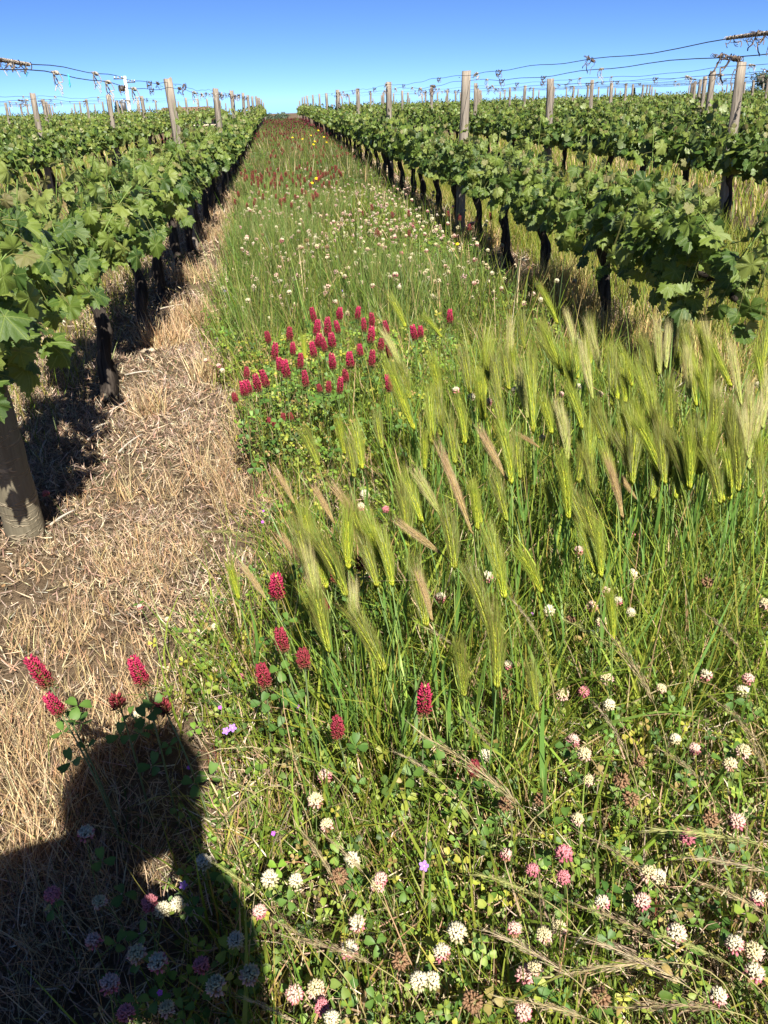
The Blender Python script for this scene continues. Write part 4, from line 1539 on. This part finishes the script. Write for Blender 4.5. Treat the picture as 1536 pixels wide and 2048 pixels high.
# ------------------------------------------------------------------ wild barley
def barley_ear(seed, pal, curve):
    """Body from z = 0 to about .68, awns up to 1 (unit length), bending towards +x by curve."""
    rng = np.random.default_rng(seed)
    g1, g2 = (np.array(c) for c in pal[:2])
    axis = lambda t: np.stack([curve * t ** 2, 0 * t, t * (1 - .12 * abs(curve))], -1)
    b = Batch()
    t = np.linspace(0, .66, 9)
    V, T = tube(axis(t), .008 * np.sin(np.linspace(.5, 2.8, 9)) + .004, 5)
    b.add(V, T, np.tile(g2 * np.array([.95, .8, .8]), (len(V), 1)))
    rows = 21
    ab = Batch()
    for side in (-1, 1, 0):         # two ranks: the herringbone, and the row that faces us
        for rank, (yo, yd, k) in enumerate(((0, 0, 1.0), (.013, .22, .85), (-.013, -.22, .85)) if side else ((.02, .2, .8), (-.02, -.2, .8))):
            tt = np.linspace(.0, .64, rows) + (.015 if side > 0 else 0)
            env = np.clip(np.sin(np.clip(tt / .66, 0, 1) * 2.4 + .62), .3, 1)
            P = axis(tt) + np.stack([side * (.006 if yo == 0 else .001) * np.ones(rows), yo * np.ones(rows), 0 * tt], 1)
            D = norm(np.stack([side * .48 + 2 * curve * tt, yd + 0 * tt, 1 + 0 * tt], 1) + rng.normal(0, .05, (rows, 3)))
            Ls = .125 * (.72 + .35 * env) * k
            b.inst(floret((.75, .78, .7), (1.15, 1.12, 1.1), .22), scaled(frames(D), .085, .085, Ls), P, palette([g1, g1, g2], rows, .14))
            for _ in range(4):
                jit = rng.normal(0, .075, (rows, 3))
                Da = norm(D * .55 + np.stack([2 * curve * tt, 0 * tt, .75 + 0 * tt], 1) + jit)
                La = rng.uniform(.24, .5, rows) * (1.06 - .25 * tt)
                tp = (np.array([(-.5, 0, 0), (.5, 0, 0), (0, .05, 1)], float), np.array([(0, 1, 2)]), np.array([(.9, 1, .8), (.9, 1, .8), (1.15, .92, .95)]))
                ab.inst(tp, scaled(frames(Da), .0044, La * .6, La), P + D * Ls[:, None] * .8, palette(pal[2:], rows, .2))
    return b.mesh('barley_ear', M_AWN), ab.mesh('barley_awns', M_AWN)


GREENP = [(.46, .50, .045), (.34, .40, .04), (.30, .38, .05), (.24, .33, .045), (.36, .40, .09)]
TANP = [(.50, .38, .17), (.40, .32, .12), (.52, .38, .22), (.46, .34, .2), (.56, .46, .28)]
PALEP = [(.46, .50, .14), (.38, .44, .10), (.54, .54, .26), (.46, .48, .2), (.56, .54, .3)]
DARKP = [(.38, .42, .05), (.28, .33, .045), (.22, .28, .05), (.27, .25, .09), (.2, .27, .05)]
EARS = {k: [barley_ear(700 + 10 * i + s, p, c) for s, c in enumerate((-.06, .10, .2, .02))] for i, (k, p) in enumerate((('g', GREENP), ('t', TANP), ('p', PALEP), ('d', DARKP)))}
BL = [(1116, 650, 1082, 564, 'g'), (1127, 752, 1082, 646, 'g'), (969, 841, 957, 740, 'g'), (1006, 869, 991, 759, 'd'), (1032, 763, 1020, 689, 'g'), (1067, 869, 1063, 712, 'g'),
      (1104, 869, 1088, 783, 'g'), (1155, 759, 1157, 690, 'g'), (1186, 802, 1160, 680, 'p'), (1223, 814, 1229, 690, 'd'), (1264, 775, 1245, 680, 'g'), (1311, 806, 1285, 705, 'd'),
      (1319, 752, 1315, 640, 'p'), (1331, 740, 1338, 645, 'p'), (1248, 904, 1245, 805, 'g'), (1225, 920, 1200, 810, 'd'), (1428, 759, 1412, 640, 'p'), (1420, 834, 1400, 730, 'g'),
      (1483, 814, 1458, 680, 'p'), (1422, 904, 1446, 765, 'd'), (1495, 920, 1520, 800, 'p'), (1377, 986, 1350, 855, 'd'), (1303, 1002, 1330, 860, 'd'), (1155, 966, 1178, 885, 'd'),
      (1016, 963, 955, 855, 't'), (963, 1048, 944, 960, 'g'), (1104, 1025, 1092, 955, 'g'), (1518, 998, 1522, 905, 'd'), (1080, 896, 1035, 862, 't'), (1276, 1002, 1230, 940, 't'),
      (1475, 986, 1484, 845, 'd'), (812, 656, 782, 585, 'g'), (884, 676, 850, 625, 'g'), (611, 719, 604, 668, 'g'), (802, 742, 772, 655, 'p'), (830, 863, 768, 715, 'g'),
      (865, 891, 855, 765, 'g'), (882, 875, 878, 765, 'd'), (964, 844, 958, 735, 'g'), (849, 941, 849, 860, 'g'), (724, 941, 714, 835, 'g'), (708, 957, 704, 865, 'd'),
      (638, 934, 608, 850, 'd'), (947, 1074, 880, 885, 't'), (884, 1035, 830, 940, 'p'), (845, 1047, 802, 935, 'g'), (732, 1063, 668, 960, 't'), (670, 1050, 630, 970, 't'),
      (697, 1141, 689, 1010, 'g'), (654, 1180, 621, 1045, 'g'), (777, 1156, 738, 1015, 'g'), (884, 1109, 793, 1040, 't'), (908, 1141, 904, 1000, 'd'), (955, 1062, 947, 960, 'g'),
      (623, 1148, 562, 1065, 't'), (478, 1200, 457, 1120, 'g'), (533, 1199, 484, 1128, 't'), (645, 1275, 613, 1165, 'g'), (770, 1345, 708, 1195, 'd'), (992, 1380, 1003, 1195, 'd'),
      (1074, 1425, 1064, 1315, 'd'), (928, 1395, 924, 1275, 'd'), (1200, 880, 1185, 790, 'd'), (1165, 860, 1145, 760, 'g'), (1340, 860, 1345, 750, 'd'), (1380, 800, 1372, 690, 'p'),
      (1455, 900, 1465, 790, 'd'), (1290, 890, 1275, 790, 'g'), (1330, 900, 1322, 800, 'd'), (1500, 880, 1496, 760, 'p'), (1040, 960, 1028, 860, 'd'), (1130, 900, 1120, 800, 'd'),
      (1180, 1010, 1190, 910, 'd'), (1230, 980, 1210, 880, 'g'), (1440, 1010, 1430, 900, 'd'), (1400, 950, 1412, 850, 'g'), (910, 930, 900, 820, 'd'), (930, 890, 925, 790, 'g'),
      (1000, 800, 985, 700, 'd'), (940, 790, 925, 690, 'd'), (880, 800, 866, 700, 'g'), (820, 800, 800, 710, 'd'), (1070, 790, 1062, 690, 'd'), (590, 1010, 552, 930, 't'),
      (765, 900, 748, 815, 'd'), (690, 910, 672, 830, 'g'), (1350, 1000, 1362, 890, 'g'), (1524, 860, 1534, 740, 'p'), (1100, 720, 1085, 640, 'd'), (1150, 700, 1135, 620, 'p'), (1050, 700, 1038, 620, 'd')]
_r = np.random.default_rng(77)
for _ in range(45):       # the ones between, where the photograph shows a crowd
    bx, by = _r.uniform(950, 1534), _r.uniform(730, 1010)
    ln_ = 105 + .09 * (by - 700)
    BL.append((bx, by, bx + _r.normal(-10, 18), by - ln_ * _r.uniform(.8, 1.1), 'gdgdgdgp'[_r.integers(0, 8)]))
for _ in range(24):       # looser ones running down into the foreground
    bx, by = _r.uniform(620, 1250), _r.uniform(1010, 1340)
    ln_ = 125 + .12 * (by - 1000)
    BL.append((bx, by, bx + _r.normal(-28, 22), by - ln_ * _r.uniform(.7, 1.1), 'gddgdtp'[_r.integers(0, 7)]))
stem_b_cols = [(0.16, 0.25, 0.06), (0.2, 0.28, 0.07), (0.13, 0.22, 0.06)]
LEAFB = []
for s, bend in enumerate((.5, .9, 1.4)):
    tp = blade_tpl(bend, 6, (0.9, 0.9, 0.8), (1.1, 1.1, 0.8), 2.2)
    V = tp[0].copy()
    LEAFB.append(build_mesh('barley_leaf', V, tp[1], tp[2] * np.array((.13, .25, .06)), None, M_GRASS, True))
b_items = []
for bx, by, tx, ty, kd in BL:
    z = .46 if by < 1000 else .42 if by < 1250 else .34
    p = on_level(bx, by, z * U(.95, 1.05))
    depth = (p - np.array([0, 0, CAM_H])) @ FWD
    d2 = ray(tx, ty)
    q = d2 * depth * U(.985, 1.03) + np.array([0, 0, CAM_H])
    ln = np.linalg.norm(q - p)
    ax = (q - p) / ln
    gx0 = np.array([p[0] - ax[0] * .16 + U(-.03, .03), p[1] - ax[1] * .1 + U(-.04, .04), float(gz(p[1]))])
    o = empty('wild_barley', gx0)
    h = p - gx0
    mid = h - ax * .2
    link('stem', stem_mesh((0, 0, -.01), mid, h, .0021, .0015, stem_b_cols[RNG.integers(0, 3)], 7), o)
    body, awn = EARS[kd][RNG.integers(0, 4)]
    # the ear bends away to the left, as if nodding
    lat = {'g': .8, 'd': .85, 'p': .7, 't': .5}[kd] * min(1.0, .17 / ln)
    Fm = frames(ax[None], x=np.array([[-1.0, U(-.6, .6), 0]]))[0] * ln * 1.06 * np.array([[lat, lat, 1.0]])
    m4 = Matrix.Translation(Vector(h)) @ Matrix(Fm.tolist()).to_4x4()
    ear = link('ear', body, o, m4)
    tag(link('awn_brush', awn, ear), kind='stuff')
    for i in range(2):
        t = U(.25, .75)
        pp = 2 * t * (1 - t) * mid + t * t * h
        a = U(0, 6.28)
        Fl = frames(norm(np.array([[math.cos(a) * .45, math.sin(a) * .45, 1.0]])), x=np.array([[-math.sin(a), math.cos(a), 0]]))[0]
        Ll = U(.12, .22)
        Fl = Fl * np.array([U(.007, .011), Ll, Ll])[None, :]
        link('leaf', LEAFB[RNG.integers(0, 3)], o, Matrix.Translation(Vector(pp)) @ Matrix(Fl.tolist()).to_4x4())
    look = {'g': 'yellow-green', 't': 'tan ripening', 'p': 'pale silvery', 'd': 'dull green'}[kd]
    zone = ('by the crimson cluster' if bx < 900 and by < 920 else 'at the back of the patch' if by < 830 else 'in the dense patch' if bx > 940 and by < 1080 else
            'beside the mown strip' if bx < 660 else 'at the front of the patch')
    b_items.append((o, zone, look, 'grass', p[1]))
rank_labels(b_items, '%s barley ear %s', 'wild barley ears')

# ------------------------------------------------------------------ drooping brome with feathery tan heads
def brome_head(seed, cols):
    rng = np.random.default_rng(seed)
    b = Batch()
    n = 46
    t = rng.uniform(0, .8, n)
    axis = np.stack([.16 * t ** 2, 0 * t, t], 1)
    a = rng.uniform(0, 6.28, n)
    D = norm(np.stack([np.cos(a) * .16, np.sin(a) * .16, np.ones(n)], 1) + np.stack([.3 * t, 0 * t, 0 * t], 1))
    P = axis + np.stack([np.cos(a), np.sin(a), 0 * a], 1) * (.012 + .018 * np.sin(t * 3.4))[:, None]
    b.inst(floret((.8, .8, .8), (1.1, 1.1, 1.05), .10), scaled(frames(D), .06, .06, U(.07, .13, n)), P, palette(cols, n, .2))
    V2 = np.array([(-.5, 0, 0), (.5, 0, 0), (0, .02, 1)], float)
    m_ = 80
    t = rng.uniform(.05, .95, m_)
    a = rng.uniform(0, 6.28, m_)
    D = norm(np.stack([np.cos(a) * .2 + .3 * t, np.sin(a) * .2, np.ones(m_)], 1))
    b.inst((V2, np.array([(0, 1, 2)]), np.ones((3, 3))), scaled(frames(D), .0045, .2, U(.12, .28, m_)), np.stack([.16 * t ** 2, 0 * t, t], 1), palette(cols, m_, .15) * 1.1)
    tt = np.linspace(0, .95, 7)
    V, T = tube(np.stack([.16 * tt ** 2, 0 * tt, tt], 1), .0045, 4)
    b.add(V, T, np.tile(cols[0], (len(V), 1)))
    return b.mesh('brome_head', M_AWN)


BROME = [brome_head(800 + s, c) for s, c in enumerate(([(.42, .33, .18), (.5, .42, .26)], [(.36, .30, .16), (.42, .3, .2)], [(.42, .42, .16), (.36, .38, .14)], [(.55, .46, .3), (.45, .36, .24)]))]
BR = [(1048, 1620, 868, 1437), (1290, 1750, 1180, 1650), (1098, 1335, 1076, 1235), (1073, 1268, 1032, 1188), (1310, 1412, 1236, 1240), (1515, 1485, 1440, 1378), (1375, 1345, 1352, 1238),
      (1378, 1975, 1186, 1848), (1345, 1925, 1096, 1922), (1318, 1882, 1166, 1785), (1520, 1690, 1300, 1626), (1536, 1745, 1380, 1690), (1536, 1830, 1400, 1740), (752, 1932, 585, 1848),
      (512, 1788, 432, 1712), (592, 2046, 488, 1978), (668, 1760, 610, 1640), (508, 1588, 432, 1640), (509, 1072, 408, 1047), (1250, 1500, 1205, 1400), (1400, 1560, 1330, 1480),
      (985, 1500, 930, 1420), (1230, 1300, 1130, 1220), (905, 1290, 850, 1240), (1180, 2040, 1010, 1970), (1450, 2020, 1240, 1985), (1090, 1800, 960, 1725), (1150, 1960, 990, 1835),
      (730, 1750, 660, 1660), (640, 1900, 560, 1830), (1460, 1930, 1330, 1850), (880, 1560, 800, 1490), (1536, 1560, 1500, 1440), (1480, 1300, 1420, 1210), (640, 1530, 560, 1480), (460, 1560, 400, 1540)]
br_items = []
for i, (bx, by, tx, ty) in enumerate(BR):
    z = .26 if by > 1500 else .3
    p = on_level(bx, by, z * U(.9, 1.1))
    depth = (p - np.array([0, 0, CAM_H])) @ FWD
    q = ray(tx, ty) * depth * U(.97, 1.0) + np.array([0, 0, CAM_H])
    ln = np.linalg.norm(q - p)
    ax = (q - p) / ln
    gx0 = np.array([p[0] - ax[0] * .12 + U(-.02, .04), p[1] - ax[1] * .1, float(gz(p[1]))])
    o = empty('brome_grass', gx0)
    h = p - gx0
    mid = h - ax * .12
    mid[2] = max(mid[2], .12)
    link('stem', stem_mesh((0, 0, -.01), mid, h, .0014, .0009, (.34, .3, .13), 8), o)
    v = i % 4
    Fm = frames(ax[None], x=np.array([[0.0, -.3, -1.0]]))[0] * ln
    link('seed_head', BROME[v], o, Matrix.Translation(Vector(h)) @ Matrix((Fm * np.array([1.0, 1.0, 1.0])[None]).tolist()).to_4x4())
    br_items.append((o, 'over the low clover' if by > 1700 else 'below the barley' if bx > 700 else 'beside the mown strip', ('straw coloured', 'brownish', 'greenish', 'pale tan')[v], 'grass', p[1]))
rank_labels(br_items, '%s drooping brome head %s', 'drooping brome grass')

# ------------------------------------------------------------------ stones and twigs on the mown strip
M_STONE = plain('pale_stone', (.42, .34, .25), .9, noise=.4, scale=30)
st_items = []
for i, (px, py, s) in enumerate(((296, 704, .075), (345, 648, .05), (155, 972, .022), (395, 590, .04), (275, 735, .03))):
    rng = np.random.default_rng(900 + i)
    V, T = ellipsoid(s * .5, s * .55, -s * .12, 9, 12)
    V = V * (1 + .14 * np.sin(V[:, :1] * 90 / (s * 13) + V[:, 1:2] * 70 / (s * 13) + i)) * np.array([1.3, .85, .8])
    V += rng.normal(0, s * .02, V.shape)
    q = on_level(px, py, 0)
    o = link('stone', build_mesh('stone', V, T, None, None, M_STONE), None, Matrix.Translation(Vector(q)) @ Matrix.Rotation(U(0, 3), 4, 'Z'))
    st_items.append((o, 'on the mown strip beside the left vines', 'pale buff stone', 'stone', q[1]))
rank_labels(st_items, '%s %s', 'stones on the mown strip')
tw_items = []
for (x1, y1, x2, y2) in ((320, 618, 373, 608), (237, 905, 285, 868), (185, 860, 218, 845), (380, 478, 412, 482), (250, 750, 300, 742), (100, 1050, 150, 1020), (210, 830, 260, 800),
                         (175, 880, 210, 852), (80, 912, 92, 880), (300, 670, 335, 664)):
    a, c = on_level(x1, y1, .02), on_level(x2, y2, .03)
    mid = (a + c) / 2 + np.array([U(-.01, .01), U(-.01, .01), .012])
    V, T = tube(curve_pts(a, mid, c, 6) - a, np.linspace(.005, .0035, 6), 6)
    o = link('twig', build_mesh('twig', V, T, None, None, M_TENDRIL_PALE, True), None, Matrix.Translation(Vector(a)))
    tw_items.append((o, 'lying on the mown strip', 'dry pale twig', 'twig', a[1]))
rank_labels(tw_items, '%s %s', 'twigs on the mown strip')

# ------------------------------------------------------------------ far things: house, utility pole, trees
M_ROOF = plain('roof_tile', (.22, .115, .085), .85)
M_WALL = plain('render_wall', (.5, .42, .33), .9)
M_CONC = plain('concrete_pole', (.62, .60, .56), .8)
M_DARK = plain('dark_metal', (.10, .10, .11), .5, .4)
M_GLASS = plain('dark_window', (.04, .05, .06), .2)
Yh = 135.0
pl, pr = at_dist(308, 214, Yh), at_dist(436, 214, Yh)
zb = float(gz(Yh))
ridge = float((pl[2] + pr[2]) / 2)
x0, x1 = float(pl[0]), float(pr[0])
hs = empty('farmhouse', ((x0 + x1) / 2, Yh, zb))
tag(hs, 'low farmhouse with a red tiled roof beyond the left vine rows', 'house')
cx = (x0 + x1) / 2
hw = (x1 - x0) / 2
eave = ridge - 1.5 - zb
V, T = box((-hw + .4, -3.4, 0), (hw - .4, 3.4, eave + .05))
link('wall', build_mesh('house_wall', V, T, None, None, M_WALL), hs)
V = np.array([(-hw, -4, eave), (hw, -4, eave), (hw, 4, eave), (-hw, 4, eave), (-hw + 1.2, 0, eave + 1.5), (hw - 1.2, 0, eave + 1.5),
              (-hw, -4, eave - .15), (hw, -4, eave - .15), (hw, 4, eave - .15), (-hw, 4, eave - .15)], float)
T = [(0, 1, 5), (0, 5, 4), (2, 3, 4), (2, 4, 5), (3, 0, 4), (1, 2, 5), (6, 7, 1), (6, 1, 0), (7, 8, 2), (7, 2, 1), (8, 9, 3), (8, 3, 2), (9, 6, 0), (9, 0, 3), (6, 8, 7), (6, 9, 8)]
roof = link('roof', build_mesh('house_roof', V, np.array(T), None, None, M_ROOF), hs)
V, T = box((-2.2, .2, eave + 1.0), (-1.5, .9, eave + 2.1))
link('chimney', build_mesh('chimney', V, T, None, None, M_WALL), roof)
for wx in (-3.4, -1.2, 1.2, 3.4):
    V, T = box((wx - .45, -3.46, eave - 2.2), (wx + .45, -3.38, eave - .9))
    link('window', build_mesh('house_window', V, T, None, None, M_GLASS), hs)

Yp = 96.0
top = at_dist(249, 152, Yp)
zb = float(gz(Yp))
px_, hgt = float(top[0]), float(top[2]) - zb
up_ = empty('utility_pole', (px_, Yp, zb))
tag(up_, 'white concrete utility pole with crossarm and transformer behind the left rows', 'utility pole')
V, T = tube([(0, 0, -.2), (0, 0, hgt * .5), (0, 0, hgt)], [.22, .19, .15], 10)
link('pole_shaft', build_mesh('pole_shaft', V, T, None, None, M_CONC, True), up_)
V, T = box((-1.1, -.06, hgt - .28), (.0, .06, hgt - .18)); link('crossarm', build_mesh('crossarm', V, T, None, None, M_DARK), up_)
V, T = box((0, -.06, hgt - .62), (.95, .06, hgt - .52)); link('crossarm', build_mesh('crossarm', V, T, None, None, M_DARK), up_)
for ix, iz in ((-1.0, hgt - .18), (-.65, hgt - .18), (-.3, hgt - .18), (.35, hgt - .52), (.65, hgt - .52), (.9, hgt - .52)):
    V, T = tube([(ix, 0, iz), (ix, 0, iz + .12), (ix, 0, iz + .16)], [.05, .07, .03], 8)
    link('insulator', build_mesh('insulator', V, T, None, None, M_CONC, True), up_)
V, T = box((-.75, -.25, hgt - 1.35), (-.2, .25, hgt - .85)); link('fuse_box', build_mesh('fuse_box', V, T, None, None, M_DARK), up_)
V, T = tube([(-.55, 0, hgt - 3.2), (-.55, 0, hgt - 3.15), (-.55, 0, hgt - 2.4), (-.55, 0, hgt - 2.35)], [.2, .3, .3, .2], 12)
tr_ = link('transformer', build_mesh('transformer', V, T, None, None, M_DARK, True), up_)
for q in (-.7, -.55, -.4):
    V, T = tube([(q, 0, hgt - 2.36), (q, 0, hgt - 2.1)], .05, 6)
    link('bushing', build_mesh('bushing', V, T, None, None, M_CONC, True), tr_)


def tree(name, label, cat, px, py_top, Y, width, seed, shape, col, hidden=0.0):
    rng = np.random.default_rng(seed)
    topp = at_dist(px, py_top, Y)
    zb = float(gz(Y))
    h = float(topp[2]) - zb
    o = empty(name, (float(topp[0]), Y, zb))
    tag(o, label, cat)
    b = Batch()
    V, T = tube([(0, 0, -.1), (.05, 0, h * .3), (0, .05, h * .6), (.02, 0, h * .85)], [h * .03, h * .024, h * .014, h * .006], 8)
    link('trunk', build_mesh('tree_trunk', V, T, None, None, M_BARK, True), o)
    n = 2600
    if shape == 'cypress':
        t = rng.random(n) ** .8
        r = width / 2 * (np.sin(np.clip(t, 0, 1) * 2.6 + .5)) * rng.uniform(.55, 1.05, n)
        a = rng.uniform(0, 6.28, n)
        P = np.stack([r * np.cos(a), r * np.sin(a), h * (.06 + .94 * t)], 1)
        D = norm(np.stack([.4 * np.cos(a), .4 * np.sin(a), np.ones(n)], 1))
        s = .16
    else:
        nc = 16
        ca = rng.uniform(0, 6.28, nc); cr = width / 2 * np.sqrt(rng.random(nc)) * .75
        cc = np.stack([cr * np.cos(ca), cr * np.sin(ca), h * rng.uniform(.5, .9, nc)], 1)
        for c in cc[:9]:
            V, T = tube(curve_pts((0, 0, h * .35), (c[0] * .4, c[1] * .4, h * .5), c, 5), np.linspace(h * .014, h * .004, 5), 5)
            b.add(V, T, np.tile((.08, .06, .045), (len(V), 1)))
        w = rng.integers(0, nc, n)
        e = norm(rng.normal(0, 1, (n, 3))) * (rng.random((n, 1)) ** .4) * width * .2
        P = cc[w] + e * np.array([1.1, 1.1, .8])
        D = norm(e + np.array([0, -.2, .6]))
        s = .22
    colr = palette([col, tuple(k * .7 for k in col), tuple(k * 1.3 for k in col)], n, .2)
    L4 = np.array([(0, 0, 0), (.35, .5, .1), (0, 1, 0), (-.35, .5, .1)], float)
    Fm = frames(D + rng.normal(0, .4, (n, 3))) * (s * rng.uniform(.6, 1.3, n))[:, None, None]
    b.inst((L4, np.array([(0, 1, 2), (0, 2, 3)]), np.ones((4, 3))), Fm, P, colr)
    tag(link('crown', b.mesh('tree_crown', M_HERB), o), kind='stuff')


tree('cypress_tree', 'slim dark cypress beside the white utility pole', 'tree', 233, 202, 110, 1.35, 1, 'cypress', (.035, .06, .03))
tree('cypress_tree', 'small dark cypress standing above the right-hand vine rows', 'tree', 1268, 176, 105, .9, 2, 'cypress', (.03, .055, .028))
tree('broadleaf_tree', 'broad green tree on the skyline at the far right', 'tree', 1548, 140, 90, 3.6, 3, 'round', (.06, .10, .04))
tree('broadleaf_tree', 'low dark rounded tree behind the posts near the right skyline', 'tree', 1497, 172, 100, 3.4, 4, 'round', (.045, .075, .035))
tree('bush', 'grey-green bush on the crest at the end of the flower strip', 'bush', 551, 226, 100, 2.6, 5, 'round', (.07, .10, .06))

# ------------------------------------------------------------------ the photographer, whose shadow falls into the picture
M_CLOTH = plain('dark_cotton', (.06, .08, .12), .9)
M_SKIN = plain('skin', (.45, .28, .2), .6, noise=.1)
M_HAIR = plain('hair', (.05, .035, .025), .7)
PO = (-.36, -.30, 0)
person = empty('person', PO)
tag(person, 'person in dark clothes standing behind the flowers, taking the photograph with a phone', 'person')
JW = {'pel': (-.38, -.38, .92, .15), 'chest': (-.34, -.24, 1.24, .22), 'neck0': (-.29, -.14, 1.41, .17), 'neck': (-.16, -.16, 1.53, .055), 'head': (-.06, -.13, 1.63, .085), 'crown': (-.06, -.13, 1.73, .075),
      'ls': (-.55, -.24, 1.41, .095), 'le': (-.56, -.06, 1.34, .075), 'lw': (-.28, -.03, 1.41, .06), 'lh': (-.11, -.03, 1.42, .042), 'rs': (-.14, -.16, 1.37, .11), 're': (.045, -.15, 1.06, .075), 'rw': (.015, -.07, 1.31, .065), 'rh': (.015, -.05, 1.41, .05),
      'lhip': (-.47, -.38, .86, .12), 'lk': (-.48, -.35, .48, .075), 'la': (-.49, -.39, .10, .05), 'lt': (-.50, -.22, .04, .04), 'rhip': (-.28, -.38, .86, .12), 'rk': (-.26, -.35, .48, .075), 'ra': (-.25, -.39, .10, .05), 'rt': (-.23, -.22, .04, .04)}
J = {k: (v[0] - PO[0], v[1] - PO[1], v[2], v[3]) for k, v in JW.items()}
E_ = [('pel', 'chest'), ('chest', 'neck0'), ('neck0', 'neck'), ('neck', 'head'), ('head', 'crown'), ('chest', 'ls'), ('ls', 'le'), ('le', 'lw'), ('lw', 'lh'), ('chest', 'rs'), ('rs', 're'), ('re', 'rw'), ('rw', 'rh'),
      ('pel', 'lhip'), ('lhip', 'lk'), ('lk', 'la'), ('la', 'lt'), ('pel', 'rhip'), ('rhip', 'rk'), ('rk', 'ra'), ('ra', 'rt')]
for hnd, sgn in (('lh', 1), ('rh', -1)):
    bx, by, bz, _ = J[hnd]
    for f in range(4):
        J[hnd + 'f%d' % f] = (bx + sgn * .035, by + .012, bz - .03 + .02 * f, .0095)
        J[hnd + 'g%d' % f] = (bx + sgn * (.075 - .006 * abs(f - 1.5)), by + .022, bz - .032 + .021 * f, .008)
        E_ += [(hnd, hnd + 'f%d' % f), (hnd + 'f%d' % f, hnd + 'g%d' % f)]
    J[hnd + 't'] = (bx + sgn * .03, by - .03, bz + .03, .010)
    E_ += [(hnd, hnd + 't')]
keys = list(J)
me = bpy.data.meshes.new('person_body')
me.from_pydata([J[k][:3] for k in keys], [(keys.index(a), keys.index(b)) for a, b in E_], [])
body = link('body', me, person)
sk = body.modifiers.new('skin', 'SKIN')
for i, k in enumerate(keys):
    me.skin_vertices[0].data[i].radius = (J[k][3], J[k][3] * (.72 if k in ('pel', 'chest') else 1.0))
    me.skin_vertices[0].data[i].use_root = (k == 'pel')
body.modifiers.new('smooth', 'SUBSURF').levels = 2
body.modifiers['smooth'].render_levels = 2
me.materials.append(M_CLOTH)
HX, HY, HZ = .255, .09, .03
def hp(V):
    return V + np.array([HX, HY, HZ])
V, T = ellipsoid(.105, .235, 1.52, 12, 16)
link('head', build_mesh('person_head', hp(V * np.array([.86, 1.06, 1]) + np.array([0, .08, 0])), T, None, None, M_SKIN, True), person)
V, T = ellipsoid(.185, .25, 1.575, 12, 16)
link('hair', build_mesh('person_hair', hp(V * np.array([.88, 1.06, 1]) + np.array([0, .055, 0])), T, None, None, M_HAIR, True), person)
V, T = tube([(0, .185, 1.63), (0, .215, 1.605), (0, .19, 1.595)], [.008, .014, .01], 6)
link('nose', build_mesh('person_nose', hp(V), T, None, None, M_SKIN, True), person)
V, T = tube([(-.026, .186, 1.565), (0, .194, 1.563), (.026, .186, 1.565)], [.004, .007, .004], 6)
link('mouth', build_mesh('person_mouth', hp(V), T, None, None, plain('lip', (.4, .14, .12)), True), person)
for s in (-1, 1):
    V, T = ellipsoid(.011, .018, 1.632, 6, 8)
    link('eye', build_mesh('person_eye', hp(V + np.array([s * .034, .178, 0])), T, None, None, M_GLASS, True), person)
    V, T = ellipsoid(.016, .06, 1.60, 6, 8)
    link('ear', build_mesh('person_ear', hp(V * np.array([.7, 1, 1]) + np.array([s * .094, .075, 0])), T, None, None, M_SKIN, True), person)
ph = empty('phone', (0, 0, CAM_H))
ph.matrix_basis = cam.matrix_world.copy()
tag(ph, 'black phone held up by the person taking the photograph', 'phone')
V, T = box((-.058, -.115, .012), (.014, .033, .020))
link('case', build_mesh('phone_case', V, T, None, None, M_DARK), ph)
V, T = tube([(0, 0, .0115), (0, 0, .009)], [.006, .0055], 12)
link('lens_ring', build_mesh('lens_ring', V, T, None, None, M_DARK), ph)
